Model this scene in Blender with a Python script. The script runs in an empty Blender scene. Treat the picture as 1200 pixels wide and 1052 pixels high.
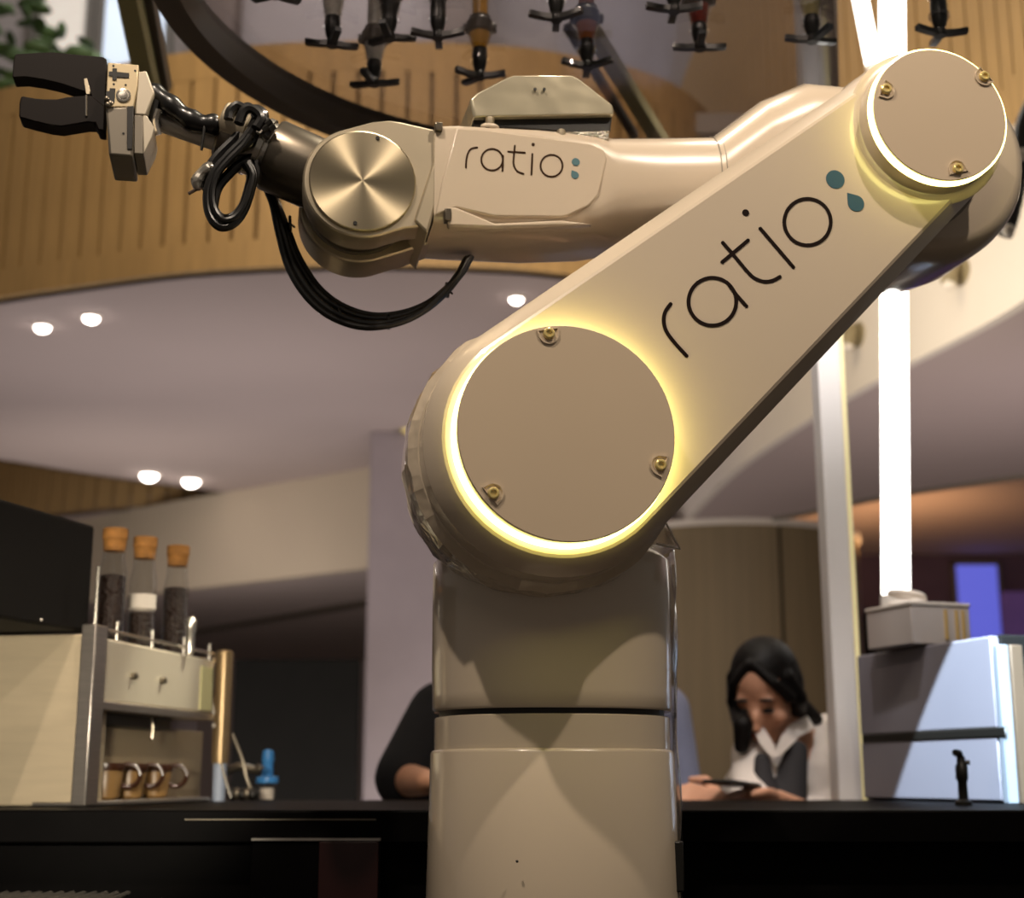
import bpy, bmesh, math, random
from mathutils import Vector as V, Matrix as M
random.seed(7)
PI = math.pi
COL = bpy.context.scene.collection
SC = bpy.context.scene

# ------------------------------------------------------------------ camera, world, lights, exposure
F_PX, PITCH, CAM = 1700.0, math.atan(386 / 1700), V((0, 0, 1.10))
cd = bpy.data.cameras.new('camera'); cam = bpy.data.objects.new('camera', cd); COL.objects.link(cam)
cam.location = CAM; cam.rotation_euler = (PI / 2 + PITCH, 0, 0)
cd.sensor_fit = 'HORIZONTAL'; cd.sensor_width = 36; cd.lens = 36 * F_PX / 1200
cd.clip_start = 0.02; cd.clip_end = 100
cd.dof.use_dof = True; cd.dof.focus_distance = 1.60; cd.dof.aperture_fstop = 4.8
SC.camera = cam

w = bpy.data.worlds.new('world'); SC.world = w; w.use_nodes = True
w.node_tree.nodes['Background'].inputs[0].default_value = (1.0, 0.86, 0.74, 1)
w.node_tree.nodes['Background'].inputs[1].default_value = 0.10
SC.view_settings.view_transform = 'Standard'; SC.view_settings.look = 'None'
SC.view_settings.gamma = 1; SC.view_settings.use_curve_mapping = False
SC.view_settings.exposure = 0.0


def light(name, typ, loc, target, power, col, size=0.2, size_y=None, spot=60, blend=0.3):
    d = bpy.data.lights.new(name, typ); o = bpy.data.objects.new(name, d); COL.objects.link(o)
    o.location = loc; d.energy = power; d.color = col
    o.rotation_euler = (V(target) - V(loc)).to_track_quat('-Z', 'Y').to_euler()
    if typ == 'AREA':
        d.shape = 'RECTANGLE' if size_y else 'DISK'; d.size = size
        if size_y: d.size_y = size_y
    else:
        d.shadow_soft_size = size
    if typ == 'SPOT': d.spot_size = math.radians(spot); d.spot_blend = blend
    return o


WARM = (1.0, 0.83, 0.66)
light('front_fill', 'AREA', (-0.6, -2.2, 4.2), (0.1, 1.6, 1.4), 9, (1, .84, .70), 1.2)  # unseen frontal fill, added so the robot's vertical faces are lit
light('bar_spot_a', 'SPOT', (-0.55, 0.70, 3.1), (0.10, 1.75, 1.3), 88, WARM, 0.02, spot=62, blend=.5)
light('bar_spot_b', 'SPOT', (0.85, 0.70, 3.1), (0.05, 1.75, 1.3), 78, WARM, 0.02, spot=62, blend=.5)
light('bar_spot_c', 'SPOT', (0.30, 1.95, 3.6), (0.25, 1.75, 1.5), 110, (1, .88, .68), 0.06, spot=60, blend=.6)
light('hall_fill', 'AREA', (-1.6, 7.4, 1.0), (-1.6, 8.2, 3.2), 40, (1, .93, .90), 3.0)  # unseen uplight added from below to brighten the mauve ceiling
light('hall_fill_right', 'AREA', (2.2, 5.2, 1.2), (2.1, 6.4, 2.6), 14, (1, .88, .86), 1.4)  # second added uplight, for the soffit on the right
light('fascia_light', 'AREA', (-0.6, 3.6, 4.6), (-0.9, 5.9, 3.7), 56, (1, .80, .55), 1.6)
light('bulkhead_light', 'AREA', (0.5, 4.0, 2.2), (1.6, 4.8, 3.0), 22, (1, .88, .72), 0.5)
light('wood_light', 'AREA', (0.7, 3.4, 4.6), (1.7, 4.6, 3.8), 6, (1, .82, .58), 0.6)
light('cove_light', 'AREA', (2.2, 9.6, 2.2), (2.2, 9.9, 2.9), 22, (1, .55, .25), 1.6)
light('corridor_light', 'AREA', (-2.6, 8.9, 1.5), (-2.6, 11.5, 2.8), 18, (1, .90, .80), 1.6)
light('upper_floor_light', 'AREA', (-1.0, 7.6, 7.4), (-1.0, 9.4, 5.4), 95, (1, .96, .94), 2.5)
light('counter_spot', 'SPOT', (0.70, 1.45, 2.60), (0.852, 2.695, 1.15), 1700, (.66, .83, 1.0), 0.004, spot=9.4, blend=.15)
light('woman_fill', 'SPOT', (0.55, 2.75, 3.0), (0.65, 3.45, 1.25), 26, (1, .84, .66), 0.03, spot=46, blend=.6)  # added lamp without a fixture, brightens the seated woman
light('machine_front_fill', 'SPOT', (-0.32, 0.45, 1.22), (-0.68, 2.45, 1.20), 105, (1, .88, .70), 0.05, spot=23, blend=.7)  # added low lamp in front, brightens the steel front panel
light('machine_side_fill', 'SPOT', (0.25, 3.0, 2.9), (-0.62, 2.56, 1.24), 150, (1, .92, .72), 0.03, spot=11, blend=.9)  # added lamp, makes the bright patch on the polished side panel
light('post_fill', 'SPOT', (0.42, 1.9, 3.3), (0.70, 3.1, 1.9), 220, (1, .94, .92), 0.04, spot=40, blend=.6)  # added overhead lamp, whitens the upright post

# ------------------------------------------------------------------ pixel -> place helpers (photo frame 1200 x 1052)
cT, sT = math.cos(PITCH), math.sin(PITCH)


def ray(px, py):
    x = (px - 600) / F_PX; y = -(py - 526) / F_PX
    return V((x, cT - y * sT, sT + y * cT))


def at(px, py, Y): d = ray(px, py); return CAM + d * (Y / d.y)
def atz(px, py, z): d = ray(px, py); return CAM + d * ((z - CAM.z) / d.z)


PSI = math.radians(10)
RR = V((math.cos(PSI), math.sin(PSI), 0)); AA = V((-math.sin(PSI), math.cos(PSI), 0))
OO = at(665, 506, 1.5)


def uv(px, py, s):                                   # robot plane coordinates: u across, v up (relative to shoulder axis)
    d = ray(px, py); p = CAM + d * (((OO - CAM).dot(AA) + s) / d.dot(AA))
    return ((p - OO).dot(RR), p.z - OO.z)


BU, BS = 0.0355, 0.27                                 # column axis in robot plane coordinates
RROOT = OO + RR * BU + AA * BS; RROOT.z = 0
def L(u, s, v): return V((u - BU, s - BS, v + OO.z))  # robot local point
def LP(px, py, s): u, v = uv(px, py, s); return L(u, s, v)


# ------------------------------------------------------------------ materials
def lin(c): return tuple((x / 12.92 if x <= .04045 else ((x + .055) / 1.055) ** 2.4) for x in c)
def rgb(h): return lin(tuple(int(h[i:i + 2], 16) / 255 for i in (0, 2, 4)))


MATS = {}


def mat(name, hexcol, rough=.5, metal=0, coat=0, var=.06, scale=6, bump=0, bscale=40, emit=None, estr=0, stretch=None, spec=.5):
    if name in MATS: return MATS[name]
    m = bpy.data.materials.new(name); m.use_nodes = True; nt = m.node_tree; b = nt.nodes['Principled BSDF']
    c = rgb(hexcol)
    tc = nt.nodes.new('ShaderNodeTexCoord'); mp = nt.nodes.new('ShaderNodeMapping')
    nt.links.new(tc.outputs['Object'], mp.inputs[0])
    if stretch: mp.inputs['Scale'].default_value = stretch
    n = nt.nodes.new('ShaderNodeTexNoise'); n.inputs['Scale'].default_value = scale; n.inputs['Detail'].default_value = 4
    nt.links.new(mp.outputs[0], n.inputs['Vector'])
    r = nt.nodes.new('ShaderNodeValToRGB')
    r.color_ramp.elements[0].position = .3; r.color_ramp.elements[1].position = .7
    r.color_ramp.elements[0].color = tuple(x * (1 - var) for x in c) + (1,)
    r.color_ramp.elements[1].color = tuple(min(1, x * (1 + var)) for x in c) + (1,)
    nt.links.new(n.outputs['Fac'], r.inputs[0]); nt.links.new(r.outputs[0], b.inputs['Base Color'])
    b.inputs['Roughness'].default_value = rough; b.inputs['Metallic'].default_value = metal
    b.inputs['Coat Weight'].default_value = coat; b.inputs['Coat Roughness'].default_value = .04
    b.inputs['Specular IOR Level'].default_value = spec
    if bump:
        n2 = nt.nodes.new('ShaderNodeTexNoise'); n2.inputs['Scale'].default_value = bscale
        nt.links.new(mp.outputs[0], n2.inputs['Vector'])
        bp = nt.nodes.new('ShaderNodeBump'); bp.inputs['Strength'].default_value = bump; bp.inputs['Distance'].default_value = .01
        nt.links.new(n2.outputs['Fac'], bp.inputs['Height']); nt.links.new(bp.outputs[0], b.inputs['Normal'])
        if coat: nt.links.new(bp.outputs[0], b.inputs['Coat Normal'])
    if emit:
        b.inputs['Emission Color'].default_value = rgb(emit) + (1,); b.inputs['Emission Strength'].default_value = estr
    MATS[name] = m
    return m


def glass_mat(name, tint, rough=.03, mixf=.12, refl=1.5):     # thin clear sheet: transparent, with fresnel gloss
    m = bpy.data.materials.new(name); m.use_nodes = True; nt = m.node_tree
    for n in list(nt.nodes):
        if n.type != 'OUTPUT_MATERIAL': nt.nodes.remove(n)
    out = [n for n in nt.nodes][0]
    t = nt.nodes.new('ShaderNodeBsdfTransparent'); t.inputs[0].default_value = tint + (1,)
    g = nt.nodes.new('ShaderNodeBsdfGlossy'); g.inputs['Roughness'].default_value = rough
    fr = nt.nodes.new('ShaderNodeFresnel'); ge = nt.nodes.new('ShaderNodeNewGeometry'); mr = nt.nodes.new('ShaderNodeMapRange')
    mr.inputs[3].default_value = refl; mr.inputs[4].default_value = 1 / refl        # same gloss from both sides of a sheet
    nt.links.new(ge.outputs['Backfacing'], mr.inputs[0]); nt.links.new(mr.outputs[0], fr.inputs[0])
    ad = nt.nodes.new('ShaderNodeMath'); ad.operation = 'ADD'; ad.use_clamp = True; ad.inputs[1].default_value = mixf
    nt.links.new(fr.outputs[0], ad.inputs[0])
    mx = nt.nodes.new('ShaderNodeMixShader')
    nt.links.new(ad.outputs[0], mx.inputs[0]); nt.links.new(t.outputs[0], mx.inputs[1]); nt.links.new(g.outputs[0], mx.inputs[2])
    nt.links.new(mx.outputs[0], out.inputs[0]); MATS[name] = m
    return m


def radial_metal(name, hexcol):
    m = mat(name, hexcol, rough=.34, metal=1, var=.02)
    nt = m.node_tree; b = nt.nodes['Principled BSDF']
    tg = nt.nodes.new('ShaderNodeTangent'); tg.direction_type = 'RADIAL'; tg.axis = 'Y'
    nt.links.new(tg.outputs[0], b.inputs['Tangent']); b.inputs['Anisotropic'].default_value = .85
    return m


# ------------------------------------------------------------------ mesh builder
class MB:
    def __init__(s): s.v = []; s.f = []
    def add(s, vs, fs):
        o = len(s.v); s.v += [V(p) for p in vs]; s.f += [tuple(i + o for i in f) for f in fs]; return s
    def box(s, lo, hi, mx=None):
        x0, y0, z0 = lo; x1, y1, z1 = hi
        p = [V(q) for q in ((x0, y0, z0), (x1, y0, z0), (x1, y1, z0), (x0, y1, z0), (x0, y0, z1), (x1, y0, z1), (x1, y1, z1), (x0, y1, z1))]
        if mx: p = [mx @ q for q in p]
        return s.add(p, [(0, 3, 2, 1), (4, 5, 6, 7), (0, 1, 5, 4), (1, 2, 6, 5), (2, 3, 7, 6), (3, 0, 4, 7)])
    def loops(s, ls, cap=True, closed=False):
        n = len(ls[0]); vs = [p for l in ls for p in l]; fs = []
        k = len(ls)
        for i in range(k if closed else k - 1):
            a = i * n; b = ((i + 1) % k) * n
            for j in range(n):
                jj = (j + 1) % n
                fs.append((a + j, a + jj, b + jj, b + j))
        if cap and not closed:
            fs.append(tuple(range(n))[::-1]); fs.append(tuple((k - 1) * n + j for j in range(n)))
        return s.add(vs, fs)
    def lathe(s, o, ax, prof, n=32, cap=True, ex=None, a0=0, sup=None, sx=1):
        o = V(o); ax = V(ax).normalized()
        e1 = V(ex) if ex else (V((0, 0, 1)) if abs(ax.z) < .9 else V((1, 0, 0)))
        e1 = (e1 - ax * e1.dot(ax)).normalized(); e2 = ax.cross(e1)
        ls = []
        for r, h in prof:
            l = []
            for j in range(n):
                t = a0 + 2 * PI * j / n; c, q = math.cos(t), math.sin(t)
                k = 1
                if sup: k = 1 / (abs(c) ** sup + abs(q) ** sup) ** (1 / sup)
                l.append(o + ax * h + e1 * (r * k * c * sx) + e2 * (r * k * q))
            ls.append(l)
        return s.loops(ls, cap)
    def cyl(s, p0, p1, r0, r1=None, n=16):
        p0, p1 = V(p0), V(p1); h = (p1 - p0).length
        return s.lathe(p0, p1 - p0, [(r0, 0), (r0 if r1 is None else r1, h)], n)
    def tube(s, pts, r, n=8, cap=True):
        pts = [V(p) for p in pts]; k = len(pts); ls = []
        t0 = (pts[1] - pts[0]).normalized()
        e = t0.orthogonal().normalized()
        for i, p in enumerate(pts):
            t = (pts[min(i + 1, k - 1)] - pts[max(i - 1, 0)]).normalized()
            e = (e - t * e.dot(t)).normalized(); q = t.cross(e)
            rr = r[i] if isinstance(r, (list, tuple)) else r
            ls.append([p + e * (rr * math.cos(2 * PI * j / n)) + q * (rr * math.sin(2 * PI * j / n)) for j in range(n)])
        return s.loops(ls, cap)
    def ball(s, c, r, n=12, m=8, mx=None):
        c = V(c); rx, ry, rz = (r, r, r) if not isinstance(r, (tuple, list)) else r
        ls = []
        for i in range(m + 1):
            t = PI * i / m; rr = max(math.sin(t), 1e-3)
            ls.append([V((rx * rr * math.cos(2 * PI * j / n), ry * rr * math.sin(2 * PI * j / n), -rz * math.cos(t))) for j in range(n)])
        if mx: ls = [[mx @ p for p in l] for l in ls]
        return s.loops([[c + p for p in l] for l in ls])
    def build(s, name, m, parent=None, smooth=True, ang=35, bevel=0, seg=2, label=None, loc=None):
        me = bpy.data.meshes.new(name); me.from_pydata([tuple(p) for p in s.v], [], s.f)
        bm = bmesh.new(); bm.from_mesh(me); bmesh.ops.recalc_face_normals(bm, faces=bm.faces); bm.to_mesh(me); bm.free()
        if smooth:
            for p in me.polygons: p.use_smooth = True
            me.set_sharp_from_angle(angle=math.radians(ang))
        me.materials.append(m)
        o = bpy.data.objects.new(name, me); COL.objects.link(o)
        if parent: o.parent = parent
        if loc is not None: o.location = loc
        if bevel:
            b = o.modifiers.new('bevel', 'BEVEL'); b.width = bevel; b.segments = seg; b.limit_method = 'ANGLE'; b.angle_limit = math.radians(30)
            b.harden_normals = False
        if label: o['label'] = label
        return o


def tag(o, label=None, cat=None, group=None, kind=None):
    if label: o['label'] = label
    if cat: o['category'] = cat
    if group: o['group'] = group
    if kind: o['kind'] = kind
    return o


def empty(name, loc, rz=0, **k):
    o = bpy.data.objects.new(name, None); COL.objects.link(o); o.location = loc; o.rotation_euler = (0, 0, rz); o.empty_display_size = .05
    return tag(o, **k)


def struct(o): o['kind'] = 'structure'; return o


def spline(pts, n=8):
    pts = [V(p) for p in pts]; out = []
    for i in range(len(pts) - 1):
        p0 = pts[max(i - 1, 0)]; p1 = pts[i]; p2 = pts[i + 1]; p3 = pts[min(i + 2, len(pts) - 1)]
        for k in range(n):
            t = k / n
            out.append(.5 * (2 * p1 + (p2 - p0) * t + (2 * p0 - 5 * p1 + 4 * p2 - p3) * t * t + (3 * p1 - p0 - 3 * p2 + p3) * t ** 3))
    out.append(pts[-1]); return out


def resample(pts, step):
    out = [pts[0].copy()]; acc = 0
    for a, b in zip(pts, pts[1:]):
        l = (b - a).length; d = step - acc
        while d <= l:
            out.append(a + (b - a) * (d / l)); d += step
        acc = (acc + l) % step
    return out


def circ3(a, b, c):
    ax, ay, bx, by, cx, cy = a.x, a.y, b.x, b.y, c.x, c.y
    d = 2 * (ax * (by - cy) + bx * (cy - ay) + cx * (ay - by))
    x = ((ax * ax + ay * ay) * (by - cy) + (bx * bx + by * by) * (cy - ay) + (cx * cx + cy * cy) * (ay - by)) / d
    y = ((ax * ax + ay * ay) * (cx - bx) + (bx * bx + by * by) * (ax - cx) + (cx * cx + cy * cy) * (bx - ax)) / d
    return V((x, y, 0)), math.hypot(ax - x, ay - y)


# palette
m_white = mat('gloss_cream_paint', 'cfc0ab', rough=.25, coat=.7, var=.015)
m_face = mat('gloss_cream_cover', 'cbb9a0', rough=.32, coat=.5, var=.02)
m_wrap = mat('crinkled_wrap_paint', 'cfc0aa', rough=.22, coat=1, var=.02, bump=.5, bscale=26)
m_alu = mat('machined_aluminium', 'cabda4', rough=.36, metal=.72, var=.05, scale=20)
m_alu_disc = radial_metal('turned_aluminium', 'cbbd9f')
m_steel = mat('brushed_steel', 'b5aea6', rough=.32, metal=.85, var=.08, scale=14, stretch=(1, 1, 14))
m_chrome = mat('chrome', 'd2ccc0', rough=.18, metal=.85, var=.02)
m_dsteel = mat('dark_steel', '787063', rough=.3, metal=.85, var=.05)
m_black = mat('black_plastic', '15130f', rough=.45, var=.1)
m_cable = mat('black_cable', '0e0d0c', rough=.3, var=.1, coat=.3)
m_print = mat('printed_dark_plastic', '17110e', rough=.5, var=.12, scale=3, spec=.15)
m_ink = mat('dark_ink', '190c08', rough=.6, var=.02, spec=.1)
m_ink2 = mat('brown_ink', '34200f', rough=.6, var=.02, spec=.1)
m_teal = mat('teal_ink', '265465', rough=.45, var=.03)
m_teal2 = mat('pale_teal_ink', '456f78', rough=.45, var=.03)
m_gold = mat('brass_screw', 'f2dc92', rough=.25, metal=.45, var=.05)
m_ring = mat('ring_light', 'fff0c0', rough=.4, emit='fff18c', estr=8.5)
m_counter = mat('black_stone', '080707', rough=.5, var=.15, scale=30, spec=.05)
m_cgrey = mat('light_grey_cast', 'c3b9a6', rough=.45, metal=.3, var=.04)
m_mgrey = mat('mid_grey_cast', '7f786c', rough=.45, metal=.4, var=.04)
m_ceil = mat('mauve_plaster', 'b4a4a0', rough=.9, var=.02, scale=1.5)
m_cream = mat('cream_plaster', 'c6b7a2', rough=.9, var=.03, scale=1.5)
m_bulk = mat('white_plaster', 'ddd4c8', rough=.85, var=.02, scale=1.5)
m_wood = mat('pale_oak', 'a98a5c', rough=.55, var=.12, scale=5, stretch=(6, 6, .6))
m_wood_d = mat('oak_groove', '5c4428', rough=.7, var=.12, scale=5, stretch=(6, 6, .6))
m_veneer = mat('olive_veneer', '7c6c50', rough=.6, var=.10, scale=3, stretch=(9, 9, .25))
m_dark = mat('charcoal_board', '12110f', rough=.8, var=.08, spec=.1)
m_lamp = mat('lamp_glow', 'ffffff', emit='fff2e6', estr=14)
m_tubeglow = mat('tube_glow', 'ffffff', emit='fffaf0', estr=6)
m_skin = mat('skin', 'cc987a', rough=.5, var=.06, scale=18)
m_hair = mat('black_hair', '0c0908', rough=.55, spec=.2, var=.2, scale=30, stretch=(4, 4, .5))
m_shirt = mat('white_cotton', 'd8cfc8', rough=.85, var=.05, scale=9, bump=.3, bscale=14)
m_vest = mat('dark_cotton', '2b2a2d', rough=.85, var=.1)
m_tee = mat('black_cotton', '14151a', rough=.9, var=.15)
m_blue_shirt = mat('grey_blue_cotton', '7c7f96', rough=.85, var=.08)
g_clear = glass_mat('clear_glass', (.93, .93, .92), mixf=.03)
g_acryl = glass_mat('acrylic_sheet', (.80, .78, .79), rough=.06, mixf=.07)
g_film = glass_mat('plastic_film', (.92, .91, .90), rough=.16, mixf=.12)

# ================================================================== SETTING
fl = MB().box((-9, -5, -.1), (8, 20, 0)).build('floor', mat('grey_floor', '8a8078', rough=.35, var=.08, scale=2), smooth=False); struct(fl)


def poly_slab(name, pts, z, th, m, hole=None):
    bm = bmesh.new(); es = []
    def ringv(ps):
        vs = [bm.verts.new((p[0], p[1], z)) for p in ps]
        for i in range(len(vs)): es.append(bm.edges.new((vs[i], vs[(i + 1) % len(vs)])))
    ringv(pts)
    if hole: ringv(hole)
    bmesh.ops.triangle_fill(bm, use_beauty=True, use_dissolve=False, edges=es)
    r = bmesh.ops.extrude_face_region(bm, geom=bm.faces[:])
    bmesh.ops.translate(bm, vec=(0, 0, th), verts=[e for e in r['geom'] if isinstance(e, bmesh.types.BMVert)])
    bmesh.ops.recalc_face_normals(bm, faces=bm.faces[:])
    me = bpy.data.meshes.new(name); bm.to_mesh(me); bm.free(); me.materials.append(m)
    o = bpy.data.objects.new(name, me); COL.objects.link(o); return struct(o)


HC = 3.2
edge_px = [(-160, 385), (-80, 366), (0, 350), (100, 335), (200, 322), (300, 315), (400, 312), (500, 313), (640, 320)]
drum = [atz(x, y, HC) for x, y in edge_px]
last = drum[-1]
drum += [V((.7, 6.15, HC)), V((1.05, 6.75, HC)), V((1.18, 7.4, HC))]
drum = spline(drum, 8)
# hole in the ceiling, left
near = [(-150, 526), (-60, 533), (0, 540), (100, 556), (200, 570), (300, 583)]; far = [(215, 592), (110, 600), (0, 612), (-60, 620)]
hole = spline([atz(x, y, HC) for x, y in near], 6) + spline([atz(x, y, HC) for x, y in far], 6)
hc = sum(hole, V()) / len(hole); hr = 2.2
outer = [(p.x, p.y) for p in drum] + [(1.18, 16), (-9, 16), (-9, 8.0)]
poly_slab('ceiling', outer, HC, .12, m_ceil, [(p.x, p.y) for p in hole])


def strip(path, z0, z1, th, m, name, parent=None):         # vertical band following a plan path, with thickness on its outer side
    ls = []
    k = len(path)
    for i, p in enumerate(path):
        t = (path[min(i + 1, k - 1)] - path[max(i - 1, 0)]); t.z = 0; t.normalize(); n = V((t.y, -t.x, 0))
        q = p + n * th
        ls.append([V((p.x, p.y, z0)), V((q.x, q.y, z0)), V((q.x, q.y, z1)), V((p.x, p.y, z1))])
    return MB().loops(ls).build(name, m, parent, ang=30)


_pm = {}


def planks(path, z0, z1, parent, step, widths, th=.03, m=m_wood, limit=300):
    pts = resample(path, step); cnt = 0; i = 0
    for a, b in zip(pts, pts[1:]):
        wd = widths[i % len(widths)] * step; i += 1
        key = (round(wd, 3), round(z1 - z0, 2), th, m.name)
        t = b - a; t.z = 0; t.normalize(); n = V((t.y, -t.x, 0)); c = (a + b) / 2
        if key not in _pm:
            o = MB().box((-wd / 2, 0, 0), (wd / 2, th, z1 - z0)).build('plank', m, parent, smooth=False); _pm[key] = o.data
        else:
            o = bpy.data.objects.new('plank', _pm[key]); COL.objects.link(o); o.parent = parent
        # local +y is the outer side
        o.matrix_local = M.Translation(V((c.x, c.y, z0))) @ M(((t.x, n.x, 0, 0), (t.y, n.y, 0, 0), (0, 0, 1, 0), (0, 0, 0, 1)))
        cnt += 1
    return cnt


ZT = 4.22
wl = strip(drum, HC, ZT, -.06, m_wood_d, 'wall_front'); struct(wl)
strip(drum, HC - .005, HC + .12, .034, m_wood, 'bottom_rail', wl)
strip(drum, ZT - .14, ZT, .034, m_wood, 'top_rail', wl)
planks(drum, HC + .12, ZT - .14, wl, .105, (.86, .80, .90, .84), .032)
# inside of the ceiling hole
wh = strip(hole + [hole[0]], HC, HC + .75, .05, m_wood_d, 'wall_opening'); struct(wh)
inn = [hc + (p - hc) * 1.0 for p in (hole + [hole[0]])][::-1]
for p in inn: p.z = HC
planks(inn, HC + .02, HC + .7, wh, .17, (.82, .88), .02)
hl = MB().lathe((hc.x, hc.y, HC + .75), (0, 0, 1), [(hr + .4, 0), (hr + .4, .05)], 32).build('ceiling', m_ceil); struct(hl)

# upper floor seen above the wooden fascia
up = MB().box((-6, 9.5, 4.0), (4, 9.7, 8.5)).build('wall_upper', mat('upper_plaster', '9a9290', rough=.8, var=.1, scale=.7)); struct(up)
uf = MB().box((-6, 6.3, 4.05), (4, 9.5, 4.15)).build('floor', mat('upper_floor', '8f8785', rough=.6)); struct(uf)
m_shop = mat('shop_glow', 'ccd6e2', emit='c8d8ee', estr=.75, var=.2, scale=2)
m_shop2 = mat('shop_glow_warm', 'd8d0c6', emit='d8d0c6', estr=.5, var=.2, scale=2)
for k, (x0, x1, z0, z1, mm, nm, lb, ct) in enumerate([
        (-2.95, -2.45, 4.6, 7.5, m_shop, 'shop_window', 'bright bluish lit shop window on the upper floor', 'window'),
        (-3.42, -3.02, 4.5, 7.0, m_shop2, 'shop_window', 'dim warm lit shop window behind the potted shrub on the upper floor', 'window')]):
    t = empty(nm, ((x0 + x1) / 2, 9.5, z0), label=lb, cat=ct); t['kind'] = 'thing'
    MB().box((-(x1 - x0) / 2, -.03, 0), ((x1 - x0) / 2, 0, z1 - z0)).build('pane', mm, t, smooth=False)
    f = MB()
    for a in (-1, 1): f.box((a * (x1 - x0) / 2 - .03, -.06, 0), (a * (x1 - x0) / 2 + .03, 0, z1 - z0))
    f.box((-(x1 - x0) / 2, -.06, z1 - z0 - .03), ((x1 - x0) / 2, 0, z1 - z0 + .03)); f.box((-(x1 - x0) / 2, -.06, -.03), ((x1 - x0) / 2, 0, .03))
    f.build('window_frame', mat('grey_frame', '6d6862', rough=.5), t, smooth=False)
pr = empty('potted_shrub', (-3.0, 8.3, 4.15), label='blurred green potted shrub on the upper floor, top left', cat='plant')
MB().lathe((0, 0, 0), (0, 0, 1), [(.16, 0), (.22, .36), (.2, .36), (.2, .3)], 16).build('pot', m_mgrey, pr)
MB().tube([(0, 0, .3), (.02, 0, .7), (0, .02, 1.2)], .03).build('stem', m_wood_d, pr)
lf = MB()
for i in range(140):
    c = V((random.gauss(0, .22), random.gauss(0, .22), 1.15 + random.gauss(0, .26)))
    lf.ball(c, (.09, .02, .05), 6, 4, M.Rotation(random.random() * 6, 3, 'Z') @ M.Rotation(random.random() * 3, 3, 'X'))
o = lf.build('foliage', mat('leaf_green', '4c6436', rough=.6, var=.2), pr); o['kind'] = 'stuff'
for x, lb in ((-2.05, 'dark brown square column on the upper floor near the bright shop window'), (-.4, 'dark brown square column on the upper floor above the oak fascia middle')):
    c = empty('upper_column', (x, 9.2, 4.15), label=lb, cat='column')
    MB().box((-.14, -.14, 0), (.14, .14, 4)).build('shaft', mat('brown_column', '6a5c54', rough=.6), c, bevel=.01)
    MB().box((-.18, -.18, 0), (.18, .18, .15)).build('plinth', m_mgrey, c, bevel=.01)

# right bulkhead: white below, oak planks above
bw = [V((1.72, 3.3, 2.6)), V((1.70, 4.2, 2.6)), V((1.66, 4.62, 2.6)), V((1.49, 5.25, 2.6)), V((1.39, 5.66, 2.6)), V((1.28, 6.2, 2.6)), V((1.16, 7.0, 2.6)), V((1.1, 7.8, 2.6)), V((1.05, 9, 2.6))]
bw = spline(bw, 6)[::-1]      # outer (left) side when walking towards the camera is t.y,-t.x -> (-1,0)
wr = strip(bw, 2.6, 3.2, .04, m_bulk, 'wall_right'); struct(wr)
wr2 = strip(bw, 3.2, 5.2, .0301, m_wood_d, 'wall_right_upper'); struct(wr2)
strip(bw, 3.195, 3.33, .062, m_wood, 'bottom_rail', wr2)
planks([p + V((-.0301, 0, 0)) for p in bw], 3.33, 5.2, wr2, .105, (.84, .88), .03)
soff = [(p.x, p.y) for p in bw if p.y < 8.6] + [(4.2, 3.3), (4.2, 6.2), (2.59, 7.17), (2.12, 7.62), (1.93, 7.86), (1.68, 8.25), (1.3, 8.7)]
poly_slab('ceiling', soff, 2.6, .08, m_ceil)
tr = strip([V((4.2, 6.2, 0)), V((2.59, 7.17, 0)), V((2.12, 7.62, 0)), V((1.93, 7.86, 0)), V((1.68, 8.25, 0)), V((1.3, 8.7, 0))], 2.58, 2.70, .03, m_mgrey, 'trim_1'); struct(tr)
poly_slab('ceiling', [(1.0, 7.2), (5, 5.5), (5, 14), (1.0, 14)], 2.92, .1, m_ceil)
# round veneered wall
RW = V((1.36, 9.28, 0)); RWR = .84
rw = empty('wall_round', RW); struct(rw)
MB().lathe((0, 0, 0), (0, 0, 1), [(RWR - .02, 0), (RWR - .02, 2.6)], 64).build('core', m_dark, rw)
m2 = None
for i in range(8):       # tall veneer panels with open joints
    a0 = -PI / 2 + math.radians(14.8) + i * 2 * PI / 8 + .013; a1 = a0 + 2 * PI / 8 - .026
    b = MB(); ls = []
    for j in range(13):
        t = a0 + (a1 - a0) * j / 12; c, q = math.cos(t), math.sin(t)
        ls.append([V((RWR * c, RWR * q, 0)), V(((RWR + .012) * c, (RWR + .012) * q, 0)), V(((RWR + .012) * c, (RWR + .012) * q, 2.56)), V((RWR * c, RWR * q, 2.56))])
    b.loops(ls).build('panel', m_veneer, rw)
MB().lathe((0, 0, 2.56), (0, 0, 1), [(RWR + .03, 0), (RWR + .03, .035)], 64).build('trim', m_bulk, rw)
# far walls
wbk = MB().box((-9, 17.9, 0), (6, 18.1, 4.3)).build('wall_back', m_ceil); struct(wbk)
wr3 = MB().box((1.9, 12, 0), (6, 12.1, 3.0)).build('wall_far', mat('plum_wall', '5c4a5c', rough=.8, var=.1)); struct(wr3)
dk = MB().box((2.1, 11.6, 0), (3.1, 11.9, 2.38)).build('dark_sign_board', m_dark, bevel=.01); tag(dk, 'dark board on the far wall beside the blue lit panel', 'board')
bs = empty('lit_panel', at(1150, 750, 11.94), label='blue glowing light panel on the far wall at right', cat='light panel')
MB().box((-.17, 0, -.1), (.17, .05, .62)).build('diffuser', mat('blue_glow', '6a68e0', emit='6068d8', estr=.8), bs, smooth=False)
f = MB()
for a in (-1, 1): f.box((a * .185 - .015, -.01, -.12), (a * .185 + .015, .06, .64))
f.box((-.2, -.01, .62), (.2, .06, .65)); f.build('panel_frame', m_mgrey, bs, smooth=False)
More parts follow.
